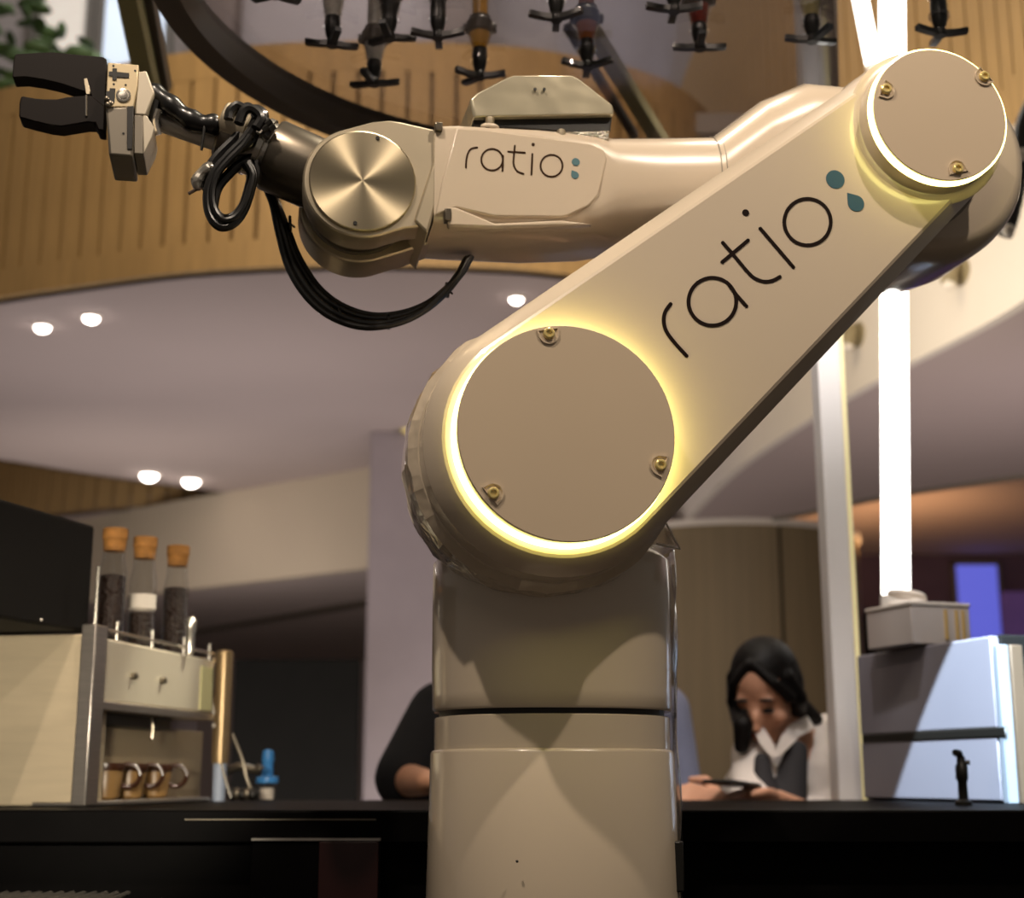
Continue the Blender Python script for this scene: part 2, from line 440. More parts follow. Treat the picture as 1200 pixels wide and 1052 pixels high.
pp = MB().box((2.62 + 1.15, 11.1, 0), (5.2, 11.2, 2.5)).build('purple_panel', mat('purple_cloth', '5d4675', rough=.8, var=.15, emit='5a4280', estr=.25), bevel=.01)
tag(pp, 'dim purple display panel beyond the blue light panel', 'panel')
# left bulkhead, lower soffit
lbp = [V((-6.0, 14.4, 2.5)), V((-3.6, 12.0, 2.5)), V((-2.48, 11.06, 2.5)), V((-1.0, 9.94, 2.5)), V((.4, 8.9, 2.5))]
wb = strip(lbp[::-1], 2.5, HC, -.08, m_cream, 'wall_left'); struct(wb)
poly_slab('ceiling', [(p.x, p.y) for p in lbp] + [(1.0, 17.9), (-7, 17.9)], 2.5, .06, m_ceil)
t2 = MB().box((0, 0, 0), (1, .09, .05), M.Translation(V((-3.6, 14.75, 2.462))) @ M.Rotation(math.atan2(-2.57, 2.0), 4, 'Z') @ M.Diagonal((4.4, 1, 1, 1))).build('trim_2', m_dsteel, smooth=False); struct(t2)
# plain mauve pillar behind the robot
p0 = at(430, 700, 8.75).x; p1 = at(742, 700, 8.75).x
pil = MB().box((p0, 8.75, 0), (p1, 9.3, HC)).build('wall_pillar', mat('pillar_paint', 'a89c9f', rough=.85, var=.03), bevel=.01); struct(pil)
# black screen
a = at(275, 772, 8.2); b = at(422, 772, 8.2)
bsn = empty('screen_board', ((a.x + b.x) / 2, 8.2, 0), label='large black freestanding board left of the mauve pillar', cat='board')
MB().box((-(b.x - a.x) / 2, 0, .06), ((b.x - a.x) / 2, .06, a.z)).build('board', m_dark, bsn, bevel=.008)
for k in (-1, 1): MB().box((k * .25 - .03, -.25, 0), (k * .25 + .03, .3, .06)).build('foot', m_dsteel, bsn, bevel=.005)

# downlights
def downlight(px, py, z, lb, r=.062):
    p = atz(px, py, z)
    t = empty('ceiling_light', (p.x, p.y, z), label=lb, cat='ceiling light', group='recessed downlights')
    MB().lathe((0, 0, -.012), (0, 0, 1), [(r * .98, 0), (r * 1.3, .004), (r * 1.3, .012), (r * .98, .012)], 24).build('trim_ring', m_bulk, t)
    MB().ball((0, 0, -.008), (r, r, r * .8), 16, 10).build('bulb', m_lamp, t)
downlight(50, 381, HC, 'leftmost round downlight in the mauve ceiling just under the oak fascia', .036)
downlight(107, 370, HC, 'round downlight second from left under the oak fascia', .036)
downlight(605, 348, HC, 'round downlight right of the hanging cable loop above the upper arm', .030)
downlight(175, 555, HC, 'round downlight at left above the oak lined ceiling opening tip', .060)
downlight(224, 562, HC, 'round downlight nearest the pointed end of the oak ceiling opening', .060)
downlight(1138, 663, 2.92, 'faint round downlight above the blue light panel at right', .09)

# small warm wall spotlight on the pillar top
p = at(470, 500, 8.70)
ws = empty('wall_spotlight', p, label='small brass spotlight glowing orange at the top of the mauve pillar', cat='spotlight')
MB().lathe((0, 0, 0), (1, 0, -.05), [(.03, 0), (.045, .02), (.045, .12), (.03, .14)], 16).build('lamp_body', m_gold, ws)
MB().lathe((.14, 0, -.007), (1, 0, -.05), [(.04, 0), (.045, .02)], 16).build('bulb', m_lamp, ws)
MB().box((-.04, 0, -.02), (.0, .05, .02)).build('bracket', m_dsteel, ws, bevel=.004)
light('spotlight_glow', 'POINT', p + V((-.1, -.06, .02)), p, 1.2, (1, .5, .12), .03)

# ================================================================== BACK COUNTER
CT = at(600, 949, 2.08).z
kc = empty('back_counter', (0, 2.1, 0), label='long black stone bar counter behind the robot', cat='counter')
MB().box((-2.4, -.02, CT - .045), (2.4, .95, CT)).build('worktop', m_counter, kc, bevel=.003)
MB().box((-2.4, .02, 0), (2.4, .93, CT - .045)).build('carcass', m_counter, kc)
def cpt(px, py, y=-.03): p = at(px, py, 2.1 + y); return V((p.x, y, p.z))
a = cpt(215, 960); b = cpt(440, 960)
MB().box((a.x, -.022, a.z - .0012), (b.x, .02, a.z + .0006)).build('edge_strip', m_dsteel, kc, smooth=False)
a = cpt(295, 982); b = cpt(446, 982)
dr = MB().box((a.x, -.03, a.z - .32), (b.x, .021, a.z - .004)).build('door', m_counter, kc, bevel=.002)
MB().box((a.x, -.034, a.z - .003), (b.x, -.02, a.z)).build('handle_strip', m_steel, dr, smooth=False)
a = cpt(375, 986); b = cpt(444, 986)
MB().box((a.x, -.036, a.z - .3), (b.x, -.028, a.z)).build('panel', mat('dark_red_lacquer', '2a0d0b', rough=.35), dr, bevel=.001, label='dark red panel')
# lower front worktop the robot stands on, with a drip grille
PT = .80
fp = empty('front_worktop', (0, 1.75, 0), label='low black worktop that carries the robot arm', cat='worktop')
MB().box((-2.2, -.25, PT - .05), (2.2, .30, PT)).build('top', m_counter, fp, bevel=.003)
MB().box((-2.2, -.2, 0), (2.2, .30, PT - .05)).build('base_cabinet', m_counter, fp)
gp = at(60, 1049, 1.9)
gr = empty('drip_grille', (gp.x, 1.9, PT), label='black drip tray with steel bars low at the left edge', cat='drip tray')
hz = gp.z - PT
MB().box((-.3, -.08, 0), (.085, .1, hz - .012)).build('tray', m_black, gr, bevel=.003)
for i in range(26):
    MB().tube([(-.29 + i * .0145, -.075, hz - .008), (-.29 + i * .0145, .095, hz - .004)], .003, 6).build('bar', m_chrome, gr)

# ================================================================== ROBOT
rb = empty('robot_arm', RROOT, PSI, label='large glossy cream robot arm with glowing joint rings and dark gripper', cat='robot')
def rbuild(b, name, m, parent=rb, **k): return b.build(name, m, parent, **k)

# column ----------------------------------------------------------------
def colz(py): return at(652, py, 1.62).z
def pxR(px0, px1, py): a = uv(px0, py, BS)[0]; b = uv(px1, py, BS)[0]; return (b - a) / 2 * .985
z1052, z878, z835, z828, z700 = colz(1052), colz(876), colz(836), colz(828), colz(640)
Rb, Rl, Rn, Rt = pxR(508, 800, 1052), pxR(514, 794, 878), pxR(518.5, 789, 850), pxR(515.5, 790, 760)
MB().lathe((0, 0, PT), (0, 0, 1), [(Rb + .035, 0), (Rb + .035, .02), (Rb + .02, .028)], 64).build('base_flange', m_dsteel, rb)
MB().lathe((0, 0, 0), (0, 0, 1), [(Rb + .004, PT + .02), (Rb, z1052), (Rl, z878 - .004), (Rl - .0015, z878 - .001), (Rl - .004, z878), (Rn - .02, z878)], 72, sup=2.25).build('base_column', m_white, rb, ang=50)
MB().lathe((0, 0, 0), (0, 0, 1), [(Rn, z878 - .002), (Rn, z835), (Rn - .0015, z835 + .001), (Rn - .02, z835 + .001)], 72, sup=2.25).build('column_collar', m_white, rb, ang=50)
MB().lathe((0, 0, 0), (0, 0, 1), [(Rn - .006, z835), (Rn - .006, z828)], 64, sup=2.25).build('seal_ring', m_black, rb)
MB().lathe((0, 0, 0), (0, 0, 1), [(Rt - .03, z828), (Rt - .003, z828), (Rt - .001, z828 + .003), (Rt - .001, z828 + .02), (Rt, z828 + .05), (Rt, z700 - .05), (Rt, z700), (Rt - .012, z700 + .012), (Rt - .04, z700 + .014)], 72, sup=2.25).build('turret', m_white, rb, ang=50)
a = LP(789, 985, BS - .07)
MB().box((a.x - .006, a.y - .012, a.z - .056), (a.x + .009, a.y + .03, a.z)).build('latch', m_black, rb, bevel=.002)
MB().ball(LP(606, 1009, BS - Rb), .0016).build('plug', m_black, rb)
# clear film cover wrapped round the back of the column
ls = []
for i in range(26):
    z = PT + .08 + (z700 + .015 - PT - .08) * i / 25
    l = []
    for j in range(30):
        t = math.radians(-24 + 84 * j / 29)
        rr = Rl + .007 + .0022 * math.sin(9 * t + i * .5) + .0016 * math.sin(23 * t - i * .9) + random.uniform(-.0005, .0005)
        l.append(V((rr * math.cos(t), rr * math.sin(t), z)))
    ls.append(l)
b = MB(); n = 30
b.v = [p for l in ls for p in l]
b.f = [(i * n + j, i * n + j + 1, (i + 1) * n + j + 1, (i + 1) * n + j) for i in range(25) for j in range(n - 1)]
fm = b.build('film_cover', g_film, rb, label='crinkled clear plastic film'); sd = fm.modifiers.new('s', 'SOLIDIFY'); sd.thickness = .0006
q = [LP(771, 606, .13), LP(778, 606, .13), LP(797, 640, .17), LP(770, 636, .15)]
b = MB().loops([q, [p + V((0, .08, 0)) for p in q]]); b.build('film_flap', g_film, rb)
MB().tube([LP(779, 610, .13), LP(790, 632, .15), LP(797, 643, .17), LP(770, 637, .145)], .0013, 6).build('film_edge', m_bulk, rb)

# shoulder housing ------------------------------------------------------
SH = L(0, 0, 0)
hb_ = MB().lathe(L(0, .10, 0), (0, 1, 0), [(.135, -.005), (.149, 0), (.158, .012), (.160, .03), (.1598, .05), (.159, .07), (.157, .095), (.153, .12), (.148, .15), (.135, .20), (.10, .225)], 60)
for i_ in range(60 * 2, 60 * 10):                       # crumpled film: small facets
    p_ = hb_.v[i_]; c_ = L(0, 0, 0); r_ = V((p_.x - c_.x, 0, p_.z - c_.z)).normalized(); p_ += r_ * random.uniform(-.0016, .0016); p_.y += random.uniform(-.004, .004)
hb_.build('shoulder_housing', m_wrap, rb, ang=9)
# upper arm -------------------------------------------------------------
EU, EV = uv(1102, 134, 0)
dx, dz = EU, EV; D = math.hypot(dx, dz); phi = math.atan2(dz, dx)
def hull(R1, R2, s, n=28):
    be = math.acos((R1 - R2) / D); pts = []
    for i in range(n + 1):
        t = phi + be + (2 * PI - 2 * be) * i / n; pts.append(L(R1 * math.cos(t), s, R1 * math.sin(t)))
    for i in range(n + 1):
        t = phi - be + 2 * be * i / n; pts.append(L(EU + R2 * math.cos(t), s, EV + R2 * math.sin(t)))
    return pts
SF = .034
ua = MB().loops([hull(.118, .070, SF + .0), hull(.1265, .0795, SF), hull(.1300, .0830, SF + .002), hull(.142, .093, SF + .016), hull(.1475, .0985, SF + .026), hull(.1475, .0985, .105), hull(.143, .094, .118), hull(.12, .07, .122)]).build('upper_arm', m_white, rb, ang=18)
# shoulder ring light, cover, screws
MB().lathe(L(0, SF, 0), (0, -1, 0), [(.1195, -.001), (.1207, .001), (.1207, .0175), (.119, .019)], 96).build('light_ring', m_ring, ua)
MB().lathe(L(0, .008, 0), (0, -1, 0), [(.116, -.02), (.116, -.007), (.1185, -.0065), (.1185, .0065), (.1175, .008)], 96).build('cover_plate', m_face, ua, ang=20)
MB().lathe(L(EU, SF, EV), (0, -1, 0), [(.0985, -.004), (.094, .0), (.0868, .001), (.0855, .004), (.0855, .021), (.084, .022)], 96).build('elbow_collar', m_white, ua, ang=40)
MB().lathe(L(EU, .012, EV), (0, -1, 0), [(.082, -.001), (.0858, .0), (.0858, .0085), (.0845, .009)], 96).build('light_ring', m_ring, ua)
MB().lathe(L(EU, .003, EV), (0, -1, 0), [(.0832, -.002), (.0832, .002), (.0824, .003)], 96).build('cover_plate', m_face, ua, ang=20)
for (x, y, cx, cy, rr) in ((643, 391, 665, 506, 1), (774, 545, 665, 506, 1), (578, 578, 665, 506, 1), (1038, 105, 1100, 135, 1), (1153, 90, 1100, 135, 1), (1122, 198, 1100, 135, 1)):
    c = LP(x, y, -.0005); d = (LP(cx, cy, -.0005) - c); d.normalize()
    side = V((d.z, 0, -d.x)); pts = []
    for k in range(13):
        t = -PI / 2 + PI * k / 12
        pts.append(c + d * (0.0115 * math.cos(t)) + side * (0.0115 * math.sin(t)))
    pts += [c + side * .0125 - d * .005, c - side * .0125 - d * .005]
    pts = [p + V((0, -.0012, 0)) for p in pts]; inner = [c + (p - c) * .74 + V((0, .0013, 0)) for p in pts]
    MB().loops([[p + V((0, .0022, 0)) for p in pts], pts, [c + (p - c) * .88 + V((0, -.0002, 0)) for p in pts], inner], cap=True).build('screw_well', m_face, ua)
    MB().lathe(c, (0, -1, 0), [(.0062, -.0005), (.0062, .003), (.005, .004), (.0034, .004), (.003, .002)], 20).build('screw', m_gold, ua)


# lettering ---------------------------------------------------------------
def stroke(pts, wd, m, parent, closed=False, name='letter', th=.0007, out=V((0, -1, 0))):
    b = MB(); k = len(pts); ls = []
    off = out * th
    for i, p in enumerate(pts):
        if closed: t = pts[(i + 1) % k] - pts[i - 1]
        else: t = pts[min(i + 1, k - 1)] - pts[max(i - 1, 0)]
        t.normalize(); nn = out.cross(t).normalized() * (wd / 2)
        ls.append([p + nn, p + nn + off, p - nn + off, p - nn])
    b.loops(ls, cap=True, closed=closed)
    if not closed:
        for e in (pts[0], pts[-1]): b.lathe(e, out, [(wd / 2, -.0002), (wd / 2, th)], 16)
    return b.v, b.f


def letter(strokes, wd, m, parent, label=None):
    b = MB()
    for i, (pts, cl) in enumerate(strokes):
        v, f = stroke(pts, wd, m, parent, cl, th=.0006 + .00006 * i); b.add(v, f)
    return b.build('letter', m, parent, smooth=False, label=label)


def big(x, y): return LP(740 + x / 4, 180 + y / 4, SF)
def bcirc(cx, cy, r, n=48): return [big(cx + r * math.cos(2 * PI * i / n), cy + r * math.sin(2 * PI * i / n)) for i in range(n)]
def bline(pts): return spline([big(*p) for p in pts], 6)
WB = .0044
letter([(bline([(183, 705), (158, 742), (151, 785), (163, 832), (200, 884), (258, 948)]), False)], WB, m_ink, ua, 'letter r')
letter([(bcirc(379, 694, 112), True), (bline([(460, 620), (490, 660), (538, 715)]), False)], WB, m_ink, ua, 'letter a')
letter([(bline([(428, 418), (480, 478), (540, 550), (575, 583), (620, 600), (660, 596), (695, 578)]), False), (bline([(426, 508), (546, 407)]), False)], WB, m_ink, ua, 'letter t')
def disc(c, r, m, parent, name='logo_dot', label=None, drop=None):
    n = 28; pts = []
    for i in range(n):
        t = 2 * PI * i / n; p = c + V((r * math.cos(t), 0, r * math.sin(t)))
        pts.append(p)
    if drop is not None:
        d = (drop - c); dl = d.length; d.normalize(); al = math.acos(min(1, r / dl)); a0 = math.atan2(d.z, d.x); pts = []
        for i in range(n):
            t = a0 + al + (2 * PI - 2 * al) * i / (n - 1); pts.append(c + V((r * math.cos(t), 0, r * math.sin(t))))
        pts.append(drop)
    return MB().loops([pts, [p + V((0, -.0006, 0)) for p in pts]]).build(name, m, parent, smooth=False, label=label)
b = MB(); v, f = stroke(bline([(604, 352), (758, 532)]), WB, m_ink, ua); b.add(v, f)
b.lathe(big(535, 277), (0, -1, 0), [(.0041, 0), (.0041, .0006)], 20); b.build('letter', m_ink, ua, smooth=False, label='letter i')
letter([(bcirc(825, 321, 109), True)], WB, m_ink, ua, 'letter o')
disc(big(955, 121), (big(998, 121) - big(955, 121)).length, m_teal, ua, label='round teal dot')
disc(big(1052, 233), (big(1090, 233) - big(1052, 233)).length, m_teal, ua, label='teal drop with a point', drop=big(1011, 184))

# elbow housing -----------------------------------------------------------
hu, hv = EU + .049, EV + .012
MB().lathe(L(hu, .135, hv), (0, 1, 0), [(.115, -.012), (.128, -.004), (.135, .01), (.138, .03), (.137, .12), (.131, .16), (.116, .185), (.08, .195)], 64).build('elbow_housing', m_white, rb, ang=60)
MB().lathe(L(EU + .01, .118, EV), (0, 1, 0), [(.100, 0), (.100, .03)], 48).build('elbow_spacer', m_dsteel, rb)
# forearm -----------------------------------------------------------------
def rrect(u, s0, s1, v0, v1, cf, cb, r, n=4):     # section in the s-v plane: corner radii (front top, front bottom, back top, back bottom)
    pts = []
    spec = [(s0, v0, cf, 180), (s1, v0, cb, 270), (s1, v1, r[1], 0), (s0, v1, r[0], 90)]
    for s, v, c, a in spec:
        cs = s + c if s == s0 else s - c; cv = v + c if v == v0 else v - c
        for k in range(n + 1):
            t = math.radians(a + 90 * k / n); pts.append(L(u, cs + c * math.cos(t), cv + c * math.sin(t)))
    return pts
fs = []
uF0, vF0 = uv(497, 208, .15)
for u, s0, s1, v0, v1, cf, cb, r in [
        (-.128, .150, .300, .2895, .412, .010, .02, (.006, .02)), (-.10, .150, .300, .2895, .416, .014, .02, (.008, .02)), (.0, .150, .302, .292, .420, .018, .02, (.012, .025)),
        (.075, .150, .304, .297, .426, .03, .03, (.03, .04)), (.10, .146, .306, .298, .432, .05, .05, (.058, .05)), (.16, .145, .306, .300, .438, .055, .055, (.062, .055)),
        (.235, .145, .308, .302, .446, .055, .055, (.064, .06)), (.30, .145, .31, .29, .50, .055, .055, (.06, .06)), (.36, .145, .31, .28, .53, .055, .055, (.06, .06)), (.45, .145, .31, .29, .53, .055, .055, (.06, .06))]:
    fs.append(rrect(u, s0, s1, v0, v1, cf, cb, r, 5))
fa = MB().loops(fs).build('forearm', m_white, rb, ang=40)
def fp2(x, y): return LP(520 + x / 4.046, 70 + y / 4.046, .1475)
pl = [(60, 322), (190, 330), (560, 378), (700, 398), (760, 425), (775, 470), (735, 640), (690, 690), (585, 740), (560, 745), (240, 742), (60, 700), (-40, 735), (-5, 570)]
pts = [fp2(*p) for p in pl]
bk = [p + V((0, .006, 0)) for p in pts]
lp_ = MB().loops([bk, pts]).build('logo_panel', m_white, rb, bevel=.002, seg=2)
def sm(x, y): return fp2(x, y)
def scirc(cx, cy, r, n=36): return [sm(cx + r * math.cos(2 * PI * i / n), cy + r * math.sin(2 * PI * i / n)) for i in range(n)]
def sline(p): return spline([sm(*q) for q in p], 5)
WS = .0022
letter([(sline([(105, 511), (108, 470), (118, 437), (134, 421), (158, 417)]), False)], WS, m_ink2, lp_, 'letter r')
letter([(scirc(229, 474, 51), True), (sline([(281, 455), (280, 490), (278, 528)]), False)], WS, m_ink2, lp_, 'letter a')
letter([(sline([(337, 408), (331, 478), (335, 508), (350, 530), (378, 541)]), False), (sline([(306, 436), (384, 441)]), False)], WS, m_ink2, lp_, 'letter t')
b = MB(); v, f = stroke(sline([(420, 447), (416, 544)]), WS, m_ink2, lp_); b.add(v, f)
b.lathe(sm(424, 402), (0, -1, 0), [(.0021, 0), (.0021, .0006)], 16); b.build('letter', m_ink2, lp_, smooth=False, label='letter i')
letter([(scirc(511, 503, 52), True)], WS, m_ink2, lp_, 'letter o')
disc(sm(626, 485), (sm(645, 485) - sm(626, 485)).length, m_teal2, lp_, label='upper pale teal dot')
disc(sm(622, 547), (sm(640, 547) - sm(622, 547)).length, m_teal2, lp_, label='lower pale teal drop', drop=sm(606, 524))
# seam around the round part, and lower moulding wedge
for u0, sc in ((.231, 1), (.238, 1)):
    MB().tube([p for p in rrect(u0, .1445, .3085, .3015, .4462, .055, .055, (.064, .06), 5)] + [rrect(u0, .1445, .3085, .3015, .4462, .055, .055, (.064, .06), 5)[0]], .0008, 5).build('seam', m_mgrey, fa)
w_ = [fp2(20, 700), fp2(60, 700), fp2(240, 775), fp2(560, 760), fp2(710, 780), fp2(560, 790), fp2(240, 800), fp2(20, 790)]
MB().loops([[p + V((0, .012, 0)) for p in w_], [p + V((0, -.002, 0)) for p in w_]]).build('side_moulding', m_white, fa, bevel=.003)
MB().box(tuple(fp2(3, 765) + V((0, -.004, 0))), tuple(fp2(35, 710) + V((0, .01, 0)))).build('side_slot', m_dsteel, fa, bevel=.001)
# valve hood on top of the forearm
def hp(x, y, s): return LP(520 + x / 4.046, 70 + y / 4.046, s)
poly = [(140, 274), (124, 190), (150, 164), (300, 86), (330, 77), (610, 77), (642, 92), (800, 216), (806, 240), (804, 262)]
f0 = [hp(x, y, .155) for x, y in poly]
cen = sum(f0, V()) / len(f0)
f1 = [p + V((0, .012, 0)) for p in f0]
fm_ = [cen + (p - cen) * .975 for p in f0]; fm_ = [V((p.x, p.y - .002, p.z)) for p in fm_]
f2 = [p + V((-.004, .12, 0)) for p in f0]
vh = MB().loops([fm_, f0, f1, f2]).build('valve_hood', mat('satin_metal', 'd8cfb4', rough=.22, metal=.65, var=.03, bump=.4, bscale=14), rb, bevel=.003)
for x in (433, 476): MB().lathe(hp(x, 141, .151), (0, -1, 0), [(.002, 0), (.002, .0016)], 12).build('hole', m_black, vh)
q = [hp(142, 268, .162), hp(802, 258, .162), hp(790, 345, .162), hp(700, 352, .162), hp(140, 312, .162)]
MB().loops([q, [p + V((0, .10, 0)) for p in q]]).build('hood_base', m_black, rb, bevel=.002)
q = [hp(575, 340, .158), hp(785, 335, .158), hp(782, 402, .158), hp(740, 402, .158), hp(640, 372, .158)]
MB().loops([q, [p + V((0, .09, 0)) for p in q]]).build('foil_seal', mat('foil', 'c9c2b6', rough=.25, metal=1, bump=1, bscale=160, var=.1), rb, bevel=.001)
for x, y in ((218, 292), (557, 352)):
    c = hp(x, y, .158); MB().lathe(c + V((0, 0, -.004)), (0, 0, 1), [(.005, 0), (.0055, .002), (.0055, .008), (.003, .01)], 16).build('knob', m_alu, rb)
    MB().ball(c + V((0, -.001, -.008)), (.012, .006, .005), 16, 8).build('knob_seat', m_white, rb)

# wrist fork --------------------------------------------------------------
WU, WV = uv(425, 212, .15); WV += .001
def wp(x, y, s): return LP(320 + x / 4.783, 120 + y / 4.783, s)
def forkplate(s0, s1, R, tailfront, name, m, shift=(0, 0), a0=62):
    base = []
    n = 40
    for i in range(n + 1):
        t = math.radians(a0 + (288 - a0) * i / n); base.append((WU + shift[0] + R * math.cos(t), WV + shift[1] + R * math.sin(t)))
    base += tailfront
    def lv(k, s): return [L(WU + (u - WU) * k, s, WV + (v - WV) * k) for u, v in base]
    return MB().loops([lv(.965, s0), lv(.99, s0 + .002), lv(1, s0 + .005), lv(1, s1 - .003), lv(.98, s1)]).build(name, m, rb, ang=25)
def tl(pts, s): return [uv(320 + x / 4.783, 120 + y / 4.783, s) for x, y in pts]
forkplate(.155, .198, .0705, tl([(740, 705), (865, 692), (1030, 152), (915, 150), (720, 106), (655, 96), (560, 104)], .155), 'wrist_fork', m_alu, a0=108)
MB().lathe(L(WU, .1555, WV), (0, -1, 0), [(.0635, 0), (.0635, .004), (.062, .005)], 72).build('wrist_disc', m_alu_disc, rb, ang=20)
for x, y in ((585, 200), (460, 677)):
    MB().lathe(wp(x, y, .150), (0, -1, 0), [(.0024, 0), (.0024, .0012)], 12).build('hole', m_black, rb)
for i, (s0, R, m) in enumerate(((.198, .060, m_black), (.205, .064, m_dsteel), (.213, .061, m_black), (.218, .065, m_dsteel))):
    MB().lathe(L(WU, s0, WV - .002), (0, 1, 0), [(R - .002, 0), (R, .001), (R, .006), (R - .002, .0065)], 64).build('wrist_seal', m, rb)
forkplate(.225, .285, .072, [(WU + .06, WV - .058), (-.124, WV - .045), (-.122, WV + .06), (WU + .05, WV + .062)], 'rear_fork', m_alu, (0, -.004))
# cover block between fork and forearm
q = [wp(*p, .151) for p in ((920, 150), (1035, 150), (868, 735), (790, 660), (905, 310))]
MB().loops([q, [p + V((0, .13, 0)) for p in q]]).build('fork_block', m_alu, rb, bevel=.003)
c = wp(930, 138, .148); MB().box((c.x - .005, c.y - .004, c.z - .006), (c.x + .004, c.y + .01, c.z + .005)).build('corner_clip', m_dsteel, rb, bevel=.001)

# wrist barrel, shaft, clamp ----------------------------------------------
SB = .205
tipv = LP(196, 128, SB); basev = LP(392, 214, SB)
ax = (tipv - basev).normalized()
def tp(px, py): return LP(px, py, SB)
def along(px, py): return (LP(px, py, SB) - basev).dot(ax)
d0 = along(372, 205)
dA, dB, dC, dD, dE = along(318, 178), along(306, 172), along(298, 168), along(283, 162), along(262, 152)
MB().lathe(basev, ax, [(.043, 0), (.0445, .002), (.0445, dA - .003), (.043, dA)], 48).build('wrist_barrel', m_dsteel, rb)
MB().lathe(basev, ax, [(.038, dA - .002), (.038, dA + .006), (.041, dA + .007), (.041, dB), (.035, dB + .001), (.035, dC), (.037, dC), (.037, dD)], 48).build('barrel_collar', m_chrome, rb)
MB().lathe(basev, ax, [(.034, dD), (.034, dE - .004), (.03, dE)], 40).build('tool_flange', m_dsteel, rb)
for k in range(6):
    a_ = 2 * PI * k / 6 + .3; e1 = ax.orthogonal().normalized(); e2 = ax.cross(e1)
    p = basev + ax * (dD - .012) + (e1 * math.cos(a_) + e2 * math.sin(a_)) * .0365
    MB().cyl(p, p + ax * .012, .003, n=10).build('bolt', m_chrome, rb)
pth = spline([basev + ax * (dA * .55) + e1 * 0 + V((0, -.02, .035)), basev + ax * (dA * .9) + V((0, -.03, .032))], 4)
q0 = LP(272, 148, .165)
MB().lathe(LP(291, 155, .19), (LP(258, 142, .19) - LP(291, 155, .19)), [(.024, 0), (.0255, .002), (.0255, .032), (.024, .034)], 40).build('clamp_ring', m_alu, rb)
gax0 = LP(176, 138, SB); gax1 = LP(262, 168, SB)
MB().lathe(gax1, gax0 - gax1, [(.0125, 0), (.0125, (gax0 - gax1).length)], 28).build('tool_shaft', mat('pale_shaft', 'd6d0c4', rough=.3, metal=.3), rb)
# black sleeve of the cable bundle lying on the shaft
sl = [LP(178, 108, .19), LP(190, 116, .185), LP(205, 128, .182), (LP(222, 140, .18)), LP(240, 146, .178), LP(256, 146, .178)]
MB().tube(spline(sl, 5), [.0125 + .0012 * math.sin(i * .9) for i in range(26)], 12).build('cable_sleeve', m_cable, rb)
MB().tube(spline([LP(182, 118, .18), LP(180, 136, .182), LP(184, 150, .185)], 5), .006, 8).build('cable', m_cable, rb)
MB().tube(spline([LP(186, 128, .175), LP(182, 142, .18), LP(186, 158, .185)], 4), .004, 8).build('hose_fitting', m_chrome, rb)
cyt = LP(243, 150, .172)
MB().tube(spline([LP(240, 140, .17), LP(239, 155, .17), LP(236, 176, .172)], 4), .0018, 6).build('cable_tie', m_black, rb)
# loop of black cables hanging under the flange
for i, (ox, oy, s, r) in enumerate(((0, 0, .150, .0075), (3, 2, .160, .0068), (-2, -5, .168, .0068), (7, -7, .146, .0055), (4, -12, .172, .005))):
    pp_ = [(294, 152), (284, 166), (266, 184), (250, 204), (243, 228), (246, 252), (258, 266), (274, 262), (286, 246), (294, 222), (297, 204), (290, 190)]
    cx_, cy_ = 268, 225; k = 1 - .045 * i
    MB().tube(spline([LP(cx_ + (x - cx_) * k + ox * .4, cy_ + (y - cy_) * k + oy * .4, s) for x, y in pp_], 5), r * .72, 8).build('cable', m_cable, rb)
for i, p in enumerate(([(300, 150), (306, 138), (296, 128), (286, 130), (280, 145)], [(310, 160), (316, 150), (306, 140), (296, 148), (292, 162)], [(286, 128), (278, 124), (270, 130), (268, 140)], [(244, 226), (250, 205), (262, 190), (276, 176), (290, 170), (300, 158)], [(242, 222), (245, 200), (254, 184), (272, 166), (288, 146), (296, 134), (292, 126), (284, 128)],
                        [(249, 246), (254, 222), (266, 206), (282, 192), (296, 186), (301, 200), (298, 216)], [(290, 136), (300, 128), (309, 134), (306, 148), (296, 156)], [(246, 210), (258, 194), (280, 182), (300, 176), (310, 168)])):
    MB().tube(spline([LP(x, y, .15 + .006 * i) for x, y in p], 5), .0062, 8).build('cable', m_cable, rb)
for x, y in ((312, 146), (316, 152), (308, 153), (303, 143)):
    MB().tube([LP(x, y, .15), LP(x + 6, y - 5, .148)], .004, 6).build('cable_tie', m_black, rb)
hf = [LP(250, 196, .16), LP(239, 201, .16), LP(231, 212, .162), LP(233, 222, .162)]
MB().tube(spline(hf, 4), [.007, .008, .0085, .008, .007, .0065, .007, .0075, .008, .007, .006, .005, .004], 10).build('hose_fitting', m_chrome, rb)
MB().tube([LP(233, 220, .162), LP(221, 227, .162)], .002, 6).build('hose_tail', mat('brown_rubber', '3c2c20', rough=.6), rb)
# hanging cable bundle from the wrist barrel to the forearm
main = [(314, 220), (322, 240), (332, 275), (344, 312), (366, 346), (394, 368), (428, 379), (462, 377), (494, 365), (520, 344), (538, 322), (549, 302)]
for i, (ox, oy, s, r) in enumerate(((0, 0, .24, .0052), (4, -6, .25, .0046), (-5, 4, .235, .0042), (7, -10, .255, .004))):
    k = [(x + ox * (1 if 2 <= j <= 9 else .5), y + oy * (1 if 3 <= j <= 9 else .2)) for j, (x, y) in enumerate(main)]
    MB().tube(spline([LP(x, y, s) for x, y in k], 6), r, 10).build('cable', m_cable, rb)
for x, y, dx_, dy_ in ((398, 370, 2, 8), (455, 377, 1, -9), (524, 340, 6, 4), (340, 262, 5, 4)):
    c = LP(x, y, .245); MB().lathe(c - V((.0015, 0, 0)), (1, 0, .1), [(.010, 0), (.010, .003)], 16).build('cable_tie', m_black, rb)
    MB().tube([c, LP(x + dx_, y + dy_, .235)], .0014, 6).build('cable_tie', m_black, rb)

